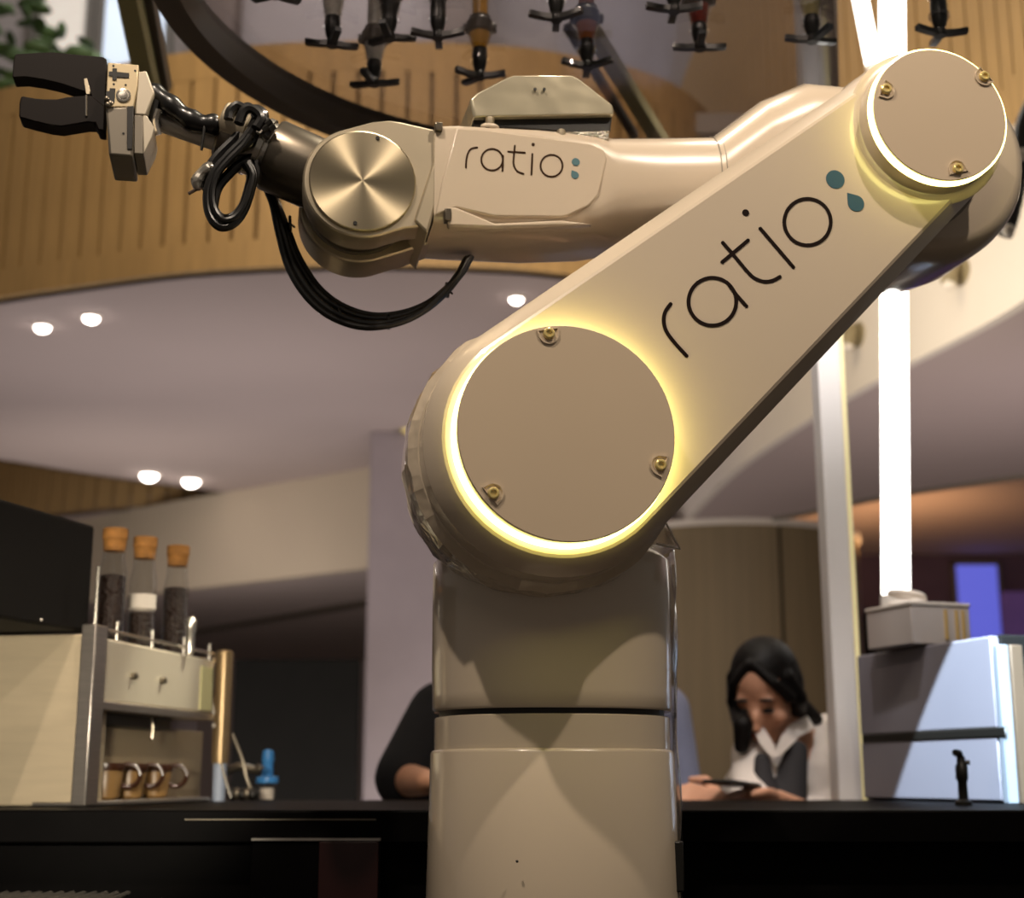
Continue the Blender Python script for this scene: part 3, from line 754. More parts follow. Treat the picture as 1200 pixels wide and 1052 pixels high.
# gripper -----------------------------------------------------------------
def gp_(x, y, s): return LP(x / 6, 40 + y / 6, s)
def gpoly(pts, s0, s1, name, m, bev=.0012, parent=rb, **k):
    a = [gp_(x, y, s0) for x, y in pts]; return MB().loops([a, [p + V((0, s1 - s0, 0)) for p in a]]).build(name, m, parent, bevel=bev, **k)
gpoly([(758, 198), (975, 215), (968, 360), (942, 512), (742, 512)], .165, .235, 'gripper_head', mat('cast_cream_alu', 'cdbb98', rough=.4, metal=.35, var=.04))
gpoly([(742, 512), (940, 505), (936, 862), (765, 850)], .163, .24, 'gripper_body', m_mgrey, .003)
gpoly([(968, 262), (1030, 255), (1088, 410), (1030, 570), (945, 565)], .168, .232, 'gripper_mount', m_cgrey, .002)
gpoly([(942, 568), (1005, 572), (1010, 842), (942, 838)], .168, .232, 'gripper_bracket', m_mgrey, .001)
gpoly([(1005, 570), (1030, 570), (1086, 655), (1070, 720), (1010, 842)], .168, .232, 'gripper_guard', m_cgrey, .001)
gpoly([(893, 505), (940, 505), (930, 808), (893, 808)], .1615, .17, 'body_slot', m_black, .0005)
gpoly([(765, 262), (790, 262), (790, 240), (822, 240), (822, 265), (908, 273), (906, 305), (820, 300), (820, 322), (790, 320), (790, 292), (765, 292)], .1638, .17, 'cross_slot', m_black, 0)
gpoly([(745, 400), (770, 400), (772, 380), (810, 380), (803, 480), (745, 470)], .1638, .17, 'slot', m_black, 0)
for x, y in ((797, 222), (950, 258), (800, 352), (884, 358), (868, 698)): MB().lathe(gp_(x, y, .165 if y < 500 else .163), (0, -1, 0), [(.0013, 0), (.0013, .0006)], 10).build('pin_hole', m_black, rb)
MB().lathe(gp_(868, 432, .165), (0, -1, 0), [(.0085, 0), (.0085, .0015), (.0065, .002), (.006, .0012), (.0052, .0012), (.0048, .003), (.002, .0032)], 28).build('gripper_screw', m_chrome, rb)
for x, y in ((752, 458), (760, 500), (778, 490)): MB().lathe(gp_(x, y, .162), (0, -1, 0), [(.003, 0), (.003, .003), (.0015, .004)], 14).build('bolt', m_dsteel, rb)
up_ = [(86, 296), (92, 200), (104, 145), (120, 137), (365, 125), (600, 148), (725, 158), (748, 175), (752, 260), (742, 400), (738, 520), (650, 520), (640, 420), (628, 418), (560, 392), (420, 346), (300, 318), (180, 300), (95, 304)]
fu = gpoly(up_, .180, .206, 'gripper_finger', m_print, .0015)
lo_ = [(132, 570), (136, 480), (148, 436), (165, 434), (240, 448), (320, 455), (400, 455), (470, 440), (560, 432), (604, 430), (640, 430), (738, 505), (734, 680), (690, 672), (668, 622), (610, 620), (520, 635), (430, 650), (350, 640), (230, 612), (140, 585)]
fl_ = gpoly(lo_, .178, .206, 'gripper_finger', m_print, .0015)
gpoly([(588, 312), (612, 308), (636, 395), (630, 422), (604, 420)], .1785, .207, 'finger_shim', m_alu, .0005, fu)
MB().tube([gp_(606, 430, .177), gp_(606, 575, .177)], .0012, 6).build('hinge_pin', m_chrome, fl_)

# ================================================================== DRINK DISPENSERS
ring_pts = [atz(x, y, 2.25) for x, y in ((222, 20), (308, 95), (425, 149))]
rc, rr_ = circ3(*ring_pts)
print('ring', rc, rr_)
rg = empty('canopy', (rc.x, rc.y, 2.25), label='curved black framed clear canopy hanging above the robot', cat='canopy')
m_bmetal = mat('black_metal', '544c42', rough=.4, metal=.1, var=.08)
pe = atz(120, -120, 2.25); t0 = math.atan2(pe.y - rc.y, pe.x - rc.x); pe = atz(760, 190, 2.25); t1 = math.atan2(pe.y - rc.y, pe.x - rc.x)
if t0 < t1: t0 += 2 * PI
arc = [(math.cos(t0 + (t1 - t0) * i / 60), math.sin(t0 + (t1 - t0) * i / 60)) for i in range(61)]
ls = [[V(((rr_ + e) * c, (rr_ + e) * q, h)) for e, h in ((-.020, -.028), (.020, -.028), (.024, 0), (.020, .03), (-.020, .03), (-.024, 0))] for c, q in arc]
MB().loops(ls).build('ring_frame', m_bmetal, rg, ang=30)
m_strut_lit = mat('olive_lit_side', 'a39a6c', rough=.4, metal=.1, var=.05)  # olive bars stand in for the lit sides of the dark struts
def bar(p, q, wd, m, name, parent, off=(0, 0, 0)):
    p, q = V(p), V(q); d = (q - p); l = d.length; rot = d.to_track_quat('Z', 'Y').to_matrix().to_4x4()
    return MB().box((-wd, -wd, 0), (wd, wd, l), M.Translation(p + V(off)) @ rot).build(name, m, parent, bevel=.002)
rl = rg.location
bar(at(176, 112, 2.55) - rl, at(140, -60, 2.35) - rl, .019, m_strut_lit, 'strut', rg)
bar(at(190, 105, 2.58) - rl, at(160, -60, 2.38) - rl, .017, MATS['black_metal'], 'strut', rg)
bar(at(778, 172, 2.75) - rl, at(690, 30, 2.5) - rl, .014, m_strut_lit, 'strut', rg)
bar(at(744, 160, 2.72) - rl, at(664, 30, 2.48) - rl, .008, MATS['black_metal'], 'strut', rg)
bar(at(972, 150, 2.9) - rl, at(966, -60, 2.6) - rl, .022, mat('pale_panel', 'b9aca0', rough=.5), 'strut', rg)
sheet_edge = [V((c * (rr_ - .015), q * (rr_ - .015), 0)) for c, q in arc] + [atz(985, 160, 2.25) - rg.location, atz(968, -160, 2.25) - rg.location]

ZN = 2.235
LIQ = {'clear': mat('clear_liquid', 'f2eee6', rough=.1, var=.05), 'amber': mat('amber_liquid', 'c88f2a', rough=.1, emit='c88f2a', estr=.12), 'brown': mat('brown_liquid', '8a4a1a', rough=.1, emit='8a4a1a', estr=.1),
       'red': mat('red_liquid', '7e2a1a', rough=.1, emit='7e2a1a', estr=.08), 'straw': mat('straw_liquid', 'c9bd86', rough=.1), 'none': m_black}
m_bd = mat('black_rubber', '12110f', rough=.35, coat=.3, var=.1)
m_bd2 = mat('blue_black_plastic', '23282e', rough=.3, var=.1)


def dispenser(px, py, liq, arms, label, clamp=True, noz=.034, cham=.035, Z=ZN):
    p = atz(px, py, Z)
    t = empty('drink_dispenser', (p.x, p.y, Z), label=label, cat='drink dispenser', group='hanging drink dispensers')
    z = .004
    MB().lathe((0, 0, 0), (0, 0, 1), [(.009, -.004), (.010, .0), (.0095, .006), (.006, .012)], 16).build('hub', m_bd, t)
    for a in arms:      # press arms
        c, q = math.cos(math.radians(a)), math.sin(math.radians(a))
        ls = []
        for r, hw, z0, z1 in ((.004, .0055, -.003, .006), (.022, .0055, -.002, .006), (.041, .0058, .001, .009), (.043, .005, .0015, .0085)):
            ls.append([V((r * c - hw * q, r * q + hw * c, z0)), V((r * c + hw * q, r * q - hw * c, z0)), V((r * c + hw * q, r * q - hw * c, z1)), V((r * c - hw * q, r * q + hw * c, z1))])
        MB().loops(ls).build('press_arm', m_bd2 if a == arms[-1] else m_bd, t)
    MB().lathe((0, 0, .008), (0, 0, 1), [(.0075, 0), (.0105, .008), (.0125, .018), (.013, noz - .008), (.0115, noz)], 20).build('nozzle', m_bd, t)
    h0 = .008 + noz
    MB().lathe((0, 0, h0), (0, 0, 1), [(.0115, -.001), (.0125, .004), (.0165, cham - .004), (.0175, cham)], 24).build('measure', LIQ[liq], t)
    MB().lathe((0, 0, h0), (0, 0, 1), [(.0135, .0), (.0145, .004), (.0185, cham - .004), (.0195, cham)], 24, cap=False).build('measure_glass', g_clear, t)
    h1 = h0 + cham
    MB().lathe((0, 0, h1), (0, 0, 1), [(.0195, 0), (.0225, .003), (.0225, .02), (.018, .026), (.018, .03)], 24).build('collar', m_bd, t)
    if clamp:
        MB().box((-.028, -.008, h1 + .004), (.028, .008, h1 + .016)).build('clamp', m_bd, t, bevel=.002)
    # upside-down bottle above
    MB().lathe((0, 0, h1 + .03), (0, 0, 1), [(.014, 0), (.014, .06), (.034, .11), (.036, .13), (.036, .3), (.03, .315)], 24).build('bottle', g_clear, t)
    MB().lathe((0, 0, h1 + .032), (0, 0, 1), [(.0125, 0), (.0125, .06), (.0325, .11), (.0345, .13), (.0345, .2)], 24).build('drink', LIQ[liq] if liq != 'none' else LIQ['clear'], t)
    MB().cyl((0, .03, h1 + .01), (0, .03, 2.979 - Z), .006, n=8).build('hanger_rod', MATS['black_metal'], t)
    return t


D_ = [
    (389, 52, 'clear', (178, 25, -70), 'dispenser with pale clear measure, farthest left of those fully in view', True, .040, .036, 0),
    (438, 98, 'clear', (160, 5, 250), 'lowest hanging dispenser with clear measure and thick black clamp', True, .034, .03, 0),
    (456, 44, 'none', (15, 140, 260), 'dark dispenser partly hidden behind the clear one with the black clamp', True, .03, .03, 0),
    (513, 43, 'none', (192, -12, 90), 'black dispenser above the left end of the valve hood, before the amber one', False, .05, .02, 0),
    (562, 90, 'amber', (205, -5, 130), 'dispenser with amber yellow measure over the valve hood', True, .044, .026, 0),
    (652, 22, 'none', (190, -25, 90), 'black dispenser between the amber and the orange brown ones', False, .05, .02, 0),
    (688, 78, 'brown', (195, -20, 90), 'dispenser with orange brown measure right of the valve hood', True, .04, .028, 0),
    (790, 12, 'none', (186, -8, 90), 'black dispenser cut by the top edge left of the red one', False, .05, .02, 0),
    (820, 56, 'red', (172, 8, 268), 'dispenser with dark red measure', True, .034, .03, 0),
    (952, 47, 'straw', (178, 22, -60), 'dispenser with pale straw measure left of the upright light tube', False, .034, .036, 0),
    (1102, 40, 'none', (198, -2, 90), 'black dispenser above the elbow disc of the robot', False, .05, .02, 0),
    (322, -6, 'none', (250, 40, 150), 'dispenser mostly cut by the top edge, left of all others', False, .04, .03, 0)]
DPOS = []
for d in D_: DPOS.append(dispenser(d[0], d[1], d[2], d[3], d[4], d[5], d[6], d[7], ZN + d[8]).location.copy())
for p_ in (V((arc[0][0] * rr_, arc[0][1] * rr_, .02)), sheet_edge[-1] + V((-.03, .02, .02)), sheet_edge[-1] + V((-.02, -.25, .02))):
    MB().cyl(p_, p_ + V((0, 0, 1.2)), .008, n=8).build('hanger_rod', m_bmetal, rg)
# clear sheet with a round hole for every dispenser
bm = bmesh.new(); es = []
def _ring(ps):
    vs = [bm.verts.new((p.x, p.y, .013)) for p in ps]
    for i in range(len(vs)): es.append(bm.edges.new((vs[i], vs[(i + 1) % len(vs)])))
_ring(sheet_edge)
xs = [p - rg.location for p in DPOS]
for i, c in enumerate(xs):
    if c.xy.length > rr_ - .08: continue
    _ring([c + V((.0165 * math.cos(t), .0165 * math.sin(t), 0)) for t in [2 * PI * k / 20 for k in range(20)]])
bmesh.ops.triangle_fill(bm, use_beauty=True, edges=es)
ex = bmesh.ops.extrude_face_region(bm, geom=bm.faces[:]); bmesh.ops.translate(bm, vec=(0, 0, .006), verts=[e for e in ex['geom'] if isinstance(e, bmesh.types.BMVert)])
bmesh.ops.recalc_face_normals(bm, faces=bm.faces[:])
me = bpy.data.meshes.new('acrylic_sheet'); bm.to_mesh(me); bm.free(); me.materials.append(g_acryl)
o = bpy.data.objects.new('acrylic_sheet', me); COL.objects.link(o); o.parent = rg
rk = empty('bottle_rack', (0.2, 2.12, 2.98), label='black steel rail rack the drink dispensers hang from, above the frame', cat='rack')
for y in (-.12, .0, .14, .24): MB().box((-.75, y - .012, 0), (.95, y + .012, .03)).build('rail', MATS['black_metal'], rk, bevel=.003)
for x in (-.7, .9): MB().box((x - .012, -.14, .03), (x + .012, .26, .06)).build('cross_bar', MATS['black_metal'], rk, bevel=.003)

# ================================================================== ESPRESSO MACHINE (left)
KY = math.radians(-10)
mo = at(100, 945, 2.30); mo.z = CT + .001
em = empty('espresso_machine', mo, KY, label='big brushed steel espresso machine at left on the black counter', cat='coffee machine')
Mi = M.Translation(mo) @ M.Rotation(KY, 4, 'Z'); Mi_inv = Mi.inverted()
def mx_plane(px, py, x=None, y=None):      # point in machine coordinates on local plane x=const or y=const
    o = Mi_inv @ CAM; d = (Mi_inv.to_3x3() @ ray(px, py))
    t = (x - o.x) / d.x if x is not None else (y - o.y) / d.y
    return o + d * t
top = mx_plane(60, 743, y=0).z
MB().box((-.55, 0, 0), (-.02, .10, top)).build('front_panel', mat('warm_steel', 'd6c6a8', rough=.35, metal=.3, var=.05, scale=9, stretch=(1, 1, 8)), em, bevel=.004)
MB().box((-.55, .10, 0), (-.075, .62, top - .002)).build('body', m_steel, em, bevel=.004)
MB().box((-.02, -.012, 0), (.006, .03, mx_plane(105, 732, y=0).z)).build('corner_post', m_steel, em, bevel=.003)
ye = mx_plane(250, 800, x=0).y
z0 = mx_plane(180, 828, x=0).z; z1 = mx_plane(120, 746, x=0).z
MB().box((-.04, .03, z0), (.0, ye, z1)).build('side_panel', mat('polished_panel', 'e8dfc8', rough=.25, metal=.3, var=.03), em, bevel=.004)
MB().box((-.20, .03, z0 - .014), (.004, ye, z0)).build('tray_lip', m_steel, em, bevel=.002)
MB().box((-.12, .03, z0 - .035), (-.03, ye - .12, z0 - .014)).build('under_tray', m_black, em, bevel=.002)
MB().box((-.074, .15, 0), (-.062, .62, z0 - .03)).build('back_panel', mat('beige_enamel', 'a8987c', rough=.4, var=.05), em, bevel=.002)
MB().box((-.30, .03, .02), (-.066, .15, z0 - .03)).build('recess', m_black, em)
MB().box((-.09, .0, 0), (.004, ye, .008)).build('cup_tray', m_steel, em, bevel=.002)
for yy in (.14, .26):
    MB().lathe((.0, yy, (z0 + z1) / 2 - .004), (1, 0, 0), [(.006, 0), (.006, .008), (.003, .01)], 14).build('knob', m_dsteel, em)
MB().tube([(-.01, .25, z0 - .014), (.0, .235, z0 - .04), (.004, .222, z0 - .055)], .0025, 6).build('lever', m_dsteel, em)
MB().box((.0, ye - .065, z0 + .004), (.002, ye - .008, z1 - .015)).build('sticky_note', mat('yellow_paper', 'cfcb98', rough=.8), em)
# gallery rail
rail = [mx_plane(118, 740, x=.0), mx_plane(250, 771, x=.0)]
zr = z1 + .01
MB().box((-.006, .03, zr), (.0, ye, zr + .005)).build('gallery_rail', m_chrome, em, bevel=.001)
for yy in (.0, .08, .22, .36, ye - .02):
    MB().tube([(-.003, yy, z1 - .002), (-.003, yy, zr + (.02 if yy > .05 else .1))], .003, 8).build('rail_post', m_chrome, em)
MB().tube([(-.10, ye, z1), (.0, ye, z1), ], .006, 8).build('end_rail', m_chrome, em)
ep = mx_plane(262, 800, y=ye + .03)
MB().lathe((ep.x, ep.y, 0), (0, 0, 1), [(.016, .07), (.017, .09), (.017, mx_plane(262, 765, y=ye + .03).z), (.012, mx_plane(262, 762, y=ye + .03).z)], 20).build('end_post', mat('tan_steel', 'a8906c', rough=.35, metal=.7), em)
MB().lathe((ep.x, ep.y, 0), (0, 0, 1), [(.012, 0), (.013, .07)], 16).build('post_sleeve', mat('pale_blue_plastic', 'a9b6cc', rough=.4), em)
def up_(p, z): return V((p.x, p.y, max(p.z, z)))
w0 = [up_(mx_plane(x, y, y=ye + .02), .006) for x, y in ((247, 800), (252, 850), (258, 890), (270, 945))]
MB().tube(spline(w0, 5), .003, 8).build('steam_wand', m_chrome, em)
MB().ball(w0[1], .006).build('wand_joint', m_bulk, em)
w1 = [up_(mx_plane(x, y, y=ye + .05), .006) for x, y in ((272, 860), (284, 890), (290, 915), (298, 946))]
MB().tube(spline(w1, 5), .004, 8).build('hose', m_dsteel, em)
w2 = [mx_plane(x, y, y=ye + .06) for x, y in ((262, 905), (280, 898), (300, 902), (306, 897))]
MB().tube(spline(w2, 5), .008, 8).build('valve_arm', m_dsteel, em)
for i in range(5):
    p = up_(mx_plane(272 + i * 6, 938 - (i % 2) * 8, y=ye + .05), .0125)
    MB().ball(p, .012, 10, 6).build('fitting', m_dsteel if i % 2 else m_black, em)
# black control box on top, overhanging the front
bxz0, bxz1 = top + .002, mx_plane(110, 609, x=.0).z
bb = empty('grinder_housing', mo + M.Rotation(KY, 3, 'Z') @ V((-.035, 0, bxz0 + .002)), math.radians(-17), label='matte black box standing on the steel machine at far left', cat='box')
MB().box((-.5, -.42, .0), (.004, .03, bxz1 - bxz0)).build('casing', mat('matte_black', '161412', rough=.7, var=.06, spec=.15), bb, bevel=.006)
MB().box((-.49, -.424, .012), (-.006, -.419, .017)).build('seam', m_black, bb)
MB().ball((.005, -.10, .008), .0022).build('indicator', m_bulk, bb)
b = MB()
for i in range(9): b.box((.004, -.33 + i * .014, .03 + .0), (.0046, -.32 + i * .014, .036))
b.build('printed_text', m_mgrey, bb, smooth=False)

def jar(px, pyt, pyb, yy, fill, label, tagc=False):
    p = mx_plane(px, pyb, x=-.036); zb = max(z1, top) + .0005; h = mx_plane(px, pyt, y=p.y).z - zb; p.z = zb
    t = empty('storage_bottle', Mi @ p, KY, label=label, cat='bottle', group='corked bottles on the coffee machine')
    r = .0235; ch = .038
    MB().lathe((0, 0, 0), (0, 0, 1), [(r, 0), (r, h * .60), (r * .80, h * .72), (r * .80, h - ch * .6)], 28).build('glass', g_clear, t)
    MB().lathe((0, 0, .004), (0, 0, 1), [(r * .93, 0), (r * .93, h * fill), (r * .5, h * fill + .003)], 24).build('coffee_beans', mat('coffee_beans', '2a1a12', rough=.5, var=.4, scale=150, bump=.8, bscale=140), t)
    MB().lathe((0, 0, h - ch), (0, 0, 1), [(r * .78, 0), (r * .84, ch * .5), (r * .9, ch * .55), (r * .9, ch * .97), (r * .86, ch)], 24).build('cork', mat('cork', 'b07a3c', rough=.8, var=.2, scale=80), t)
    if tagc:
        MB().lathe((0, 0, h * .34), (0, 0, 1), [(r * 1.02, 0), (r * 1.02, h * .13)], 28, cap=False).build('paper_band', m_bulk, t)
jar(128, 620, 745, .10, .55, 'corked glass bottle of coffee beans nearest the black box')
jar(164, 630, 752, .18, .28, 'corked glass bottle with white paper band, middle of the three', True)
jar(203, 640, 762, .29, .58, 'corked glass bottle of coffee beans farthest from the black box')
sp = mx_plane(222, 765, y=.36); sp.z = z1
o = MB().lathe((0, 0, 0), (0, 0, 1), [(.008, 0), (.0085, .04), (.0105, .045), (.0105, .06), (.006, .066)], 16).build('salt_shaker', m_chrome, loc=Mi @ sp)
tag(o, 'tiny pale shaker behind the three corked bottles', 'shaker')

def mug(px, pyb, yy, label):
    p = mx_plane(px, pyb, x=-.03); p.z = .0085
    t = empty('mug', Mi @ p, KY, label=label, cat='mug', group='brown mugs in the machine')
    MB().lathe((0, 0, 0), (0, 0, 1), [(.019, 0), (.024, .004), (.030, .055), (.029, .057), (.026, .052), (.02, .006)], 28, cap=True).build('cup', mat('tan_glaze', '86683f', rough=.35, var=.15), t)
    MB().lathe((0, 0, .046), (0, 0, 1), [(.0300, 0), (.0312, .004), (.0305, .012)], 28, cap=False).build('rim_band', mat('dark_glaze', '3d2314', rough=.3), t)
    c = V((.03, .012, .038)); MB().tube([c + V((.004 + .018 * math.cos(k), .006 * math.cos(k), .018 * math.sin(k))) for k in [2 * PI * i / 20 for i in range(21)]], .0042, 8, cap=False).build('handle', MATS['dark_glaze'], t)
mug(122, 938, 0, 'brown mug nearest the steel corner post')
mug(150, 938, 0, 'brown mug in the middle of the row of three')
mug(180, 938, 0, 'brown mug farthest into the machine recess')

p = at(312, 947, 3.0); p.z = CT
t = empty('dropper_bottle', p, label='small bottle with bright blue dropper cap on the counter', cat='bottle')
MB().lathe((0, 0, 0), (0, 0, 1), [(.016, 0), (.018, .003), (.018, .028), (.015, .034)], 20).build('bottle_body', g_clear, t)
MB().lathe((0, 0, .002), (0, 0, 1), [(.014, 0), (.014, .022)], 20).build('contents', m_bulk, t)
m_bl = mat('blue_plastic', '3f86c8', rough=.35)
MB().lathe((0, 0, .034), (0, 0, 1), [(.022, 0), (.023, .003), (.022, .012), (.012, .014), (.011, .04), (.013, .044), (.011, .062), (.006, .066)], 20).build('cap', m_bl, t)

# ================================================================== RIGHT SIDE: post, tubes, fridge, box
pb = at(997, 948, 3.13); ptp = at(973, 395, 3.35)
tpz = 3.2
po = empty('partition_post', (pb.x, 3.13, 0), label='slim white upright post beside the woman', cat='post')
MB().box((-.030, -.03, 0), (.020, .05, tpz)).build('shaft', mat('white_enamel', 'eeebe8', rough=.4, var=.02), po, bevel=.004)
MB().box((.020, -.028, 0), (.030, .03, tpz)).build('edge_glow', mat('warm_edge_glow', 'e8dcae', rough=.3, emit='e8d898', estr=.35), po, bevel=.002, label='warm side light painted on the post edge')  # light on this side of the post put in as pale emissive colour
MB().box((-.06, -.06, 0), (.06, .08, .02)).build('foot', m_mgrey, po, bevel=.004)
def tubelamp(p, q, r, label, name='tube_light'):
    p, q = V(p), V(q); d = q - p; l = d.length; n = d.normalized()
    t = empty(name, p, label=label, cat='tube light', group='long white light tubes')
    MB().cyl((0, 0, 0), n * l, r, n=20).build('tube', m_tubeglow, t)
    MB().cyl(n * -.03, n * .03, r * 1.1, n=20).build('end_cap', m_bulk, t)
    MB().cyl(n * (l - .03), n * (l + .03), r * 1.1, n=20).build('end_cap', m_bulk, t)
tubelamp(at(1050, 712, 3.6), at(1044, -220, 3.6), .034, 'upright glowing white light tube right of the post')
tubelamp(at(1026, 88, 3.75), at(965, -220, 3.75), .021, 'slanted glowing white light tube behind the upright one')
# fridge
FA = math.radians(17.2)
fo = at(1187, 948, 2.6); fo.z = CT
fr = empty('counter_fridge', fo, FA, label='dark glossy steel appliance lit by a cold beam at right', cat='appliance')
ft = at(1168, 743, 2.6).z - CT
m_fd = mat('dark_glossy_steel', '85828a', rough=.42, metal=.1, var=.05, scale=3)
MB().box((0, .0, 0), (.5, .47, ft)).build('body', m_dark, fr, bevel=.004)
mid = at(1168, 858, 2.6).z - CT
MB().box((-.018, .005, mid + .008), (0, .465, ft - .003)).build('door', m_fd, fr, bevel=.003)
MB().box((-.018, .005, .004), (0, .465, mid - .008)).build('door', m_fd, fr, bevel=.003)
MB().box((-.0195, -.02, mid - .010), (-.012, .46, mid + .010)).build('handle', m_black, fr, bevel=.004)
MB().box((.005, -.02, 0), (.03, .0, ft - .02)).build('front_frame', mat('brown_frame', '6b5a48', rough=.4, metal=.4), fr, bevel=.002)
MB().box((-.018, -.015, 0), (.004, .0, ft - .02)).build('front_trim', mat('pale_trim', 'a9b4bf', rough=.3, metal=.5), fr, bevel=.002)
MB().box((.03, -.015, .06), (.2, .0, ft - .04)).build('front_glass', m_black, fr, bevel=.002)
# white carton on the appliance
cb = empty('carton', Mi @ V((0, 0, 0)), FA, label='pale carton box on top of the steel appliance under the light tube', cat='box')
cp = at(1070, 760, 2.78); cb.location = (cp.x, cp.y, CT + ft); cb.rotation_euler = (0, 0, math.radians(20))
ch_ = at(1070, 705, 2.78).z - (CT + ft)
MB().box((0, 0, 0), (.135, .15, ch_)).build('box', mat('pale_card', 'b8afa8', rough=.7, var=.04), cb, bevel=.002)
MB().box((-.002, -.002, ch_ - .006), (.137, .152, ch_ + .002)).build('lid', mat('pale_card_lid', 'c8bfb4', rough=.7), cb, bevel=.002)
for i, x in enumerate((.075, .10, .115)): MB().box((x, -.003, .01), (x + .006, .0, ch_ - .012)).build('printed_mark', mat('ochre_print', 'c0a060', rough=.7), cb)
t = empty('cable_coil', cb.matrix_basis @ V((.05, .08, ch_ + .003)), .3, label='small coil of pale cable lying on the carton', cat='cable')
MB().tube([V((.036 * math.cos(k), .02 * math.sin(k), .014 + .012 * math.sin(k * .5))) for k in [4 * PI * i / 48 for i in range(49)]], .006, 8).build('coil', m_bulk, t)
# black tap in front of the appliance
p = at(1130, 950, 2.45); p.z = CT
t = empty('bar_tap', p, label='slim black tap standing in front of the lit steel appliance', cat='tap')
hh = at(1130, 882, 2.45).z - CT
MB().lathe((0, 0, 0), (0, 0, 1), [(.014, 0), (.014, .006), (.008, .01), (.0075, hh * .45), (.010, hh * .5), (.010, hh * .75), (.007, hh * .8), (.007, hh * .93)], 16).build('stem', m_black, t)
MB().tube(spline([(0, 0, hh * .9), (-.004, -.004, hh * .99), (-.012, -.01, hh)], 4), .006, 8).build('spout', m_black, t)
MB().tube([(.0, 0, hh * .8), (.014, 0, hh * .82)], .004, 8).build('tap_lever', m_black, t)
# bulkhead spot lamps and the dark fixture at the right edge
for px, py, Y, lb in ((1128, 318, 4.75, 'small round spot lamp on the white bulkhead just right of the upright tube'), (1008, 392, 5.55, 'small round spot lamp on the white bulkhead between post and tube')):
    d = ray(px, py)
    best = None
    for i in range(400):
        q = CAM + d * (3 + i * .01)
        for b_, c_ in zip(bw, bw[1:]):
            if min(b_.y, c_.y) <= q.y <= max(b_.y, c_.y):
                xx = b_.x + (c_.x - b_.x) * (q.y - b_.y) / (c_.y - b_.y + 1e-9) - .04
                if best is None and q.x >= xx: best = q
    q = best or at(px, py, Y)
    t = empty('spot_lamp', q, label=lb, cat='spot lamp', group='spot lamps on the bulkhead')
    MB().lathe((0, 0, 0), (-1, -.2, 0), [(.05, -.01), (.05, .012)], 20).build('wall_plate', mat('tan_enamel', '8f8264', rough=.5), t)
    MB().lathe((-.03, -.006, .03), (-.35, -.2, -1), [(.022, 0), (.03, .02), (.03, .085), (.026, .09)], 20).build('lamp_body', MATS['tan_enamel'], t)
    MB().ball((-.055, -.02, -.055), (.026, .026, .02), 14, 8).build('bulb', m_bulk, t)
t = empty('track_rail', at(1190, 200, 3.4), label='curved black lamp rail with white knobs at the right edge', cat='lamp rail')
o0 = t.location
MB().tube(spline([at(1215, 110, 3.4) - o0, at(1198, 150, 3.4) - o0, at(1196, 200, 3.4) - o0, at(1186, 250, 3.4) - o0, at(1178, 275, 3.4) - o0], 5), .02, 10).build('rail', m_black, t)
for x, y in ((1197, 181), (1182, 270)): MB().ball(at(x, y, 3.37) - o0, .016, 12, 8).build('knob', m_bulk, t)
MB().tube([at(1215, 110, 3.4) - o0, at(1300, 60, 4.2) - o0], .015, 8).build('wall_arm', m_black, t)


# ================================================================== PEOPLE
def blob(caps, balls, name, m, parent, vox=.006, smooth=6, matl=None):
    b = MB()
    for p, q, r0, r1 in caps:
        p, q = V(p), V(q); b.cyl(p, q, r0, r1, 14); b.ball(p, r0, 14, 8); b.ball(q, r1, 14, 8)
    for c, r, mxx in balls: b.ball(c, r, 18, 12, mxx)
    me = bpy.data.meshes.new('tmp'); me.from_pydata([tuple(p) for p in b.v], [], b.f)
    bm = bmesh.new(); bm.from_mesh(me); bmesh.ops.recalc_face_normals(bm, faces=bm.faces); bm.to_mesh(me); bm.free()
    o = bpy.data.objects.new('tmp', me); COL.objects.link(o)
    r = o.modifiers.new('r', 'REMESH'); r.mode = 'VOXEL'; r.voxel_size = vox; r.use_smooth_shade = True
    s = o.modifiers.new('s', 'SMOOTH'); s.iterations = smooth; s.factor = .5
    dg = bpy.context.evaluated_depsgraph_get(); me2 = bpy.data.meshes.new_from_object(o.evaluated_get(dg))
    bpy.data.objects.remove(o); bpy.data.meshes.remove(me)
    me2.name = name; me2.materials.clear(); me2.materials.append(m)
    for p in me2.polygons: p.use_smooth = True
    o2 = bpy.data.objects.new(name, me2); COL.objects.link(o2); o2.parent = parent
    return o2


def hand_caps(wrist, d, up, side, grip=1.0, sc=1.0):
    """palm + five fingers; d = pointing direction, up = back of the hand, side = towards the thumb"""
    d, up, side = V(d).normalized(), V(up).normalized(), V(side).normalized(); w_ = V(wrist); c = []
    for i, (o, ln) in enumerate(((-.030, .066), (-.010, .078), (.010, .083), (.030, .072))):
        k = w_ + d * .085 * sc + side * o * sc
        c.append((w_ + side * o * .55 * sc, k, .016 * sc, .0115 * sc))
        p = k; dd = d.copy()
        for j, fr in enumerate((.45, .32, .25)):
            ang = grip * (.45 + .35 * j)
            dd = (d * math.cos(ang * .9) - up * math.sin(ang * .9)).normalized()
            q = p + dd * ln * fr * sc; c.append((p, q, (.0098 - .001 * j) * sc, (.0088 - .001 * j) * sc)); p = q
    t0 = w_ + d * .025 * sc + side * .03 * sc
    t1 = t0 + (d * .6 + side * .75 - up * .2 * grip).normalized() * .042 * sc
    t2 = t1 + (d * .95 + side * .1 - up * .35 * grip).normalized() * .034 * sc
    c += [(w_ + d * .015 * sc, t0, .018 * sc, .0145 * sc), (t0, t1, .0145 * sc, .011 * sc), (t1, t2, .011 * sc, .0085 * sc)]
    return c


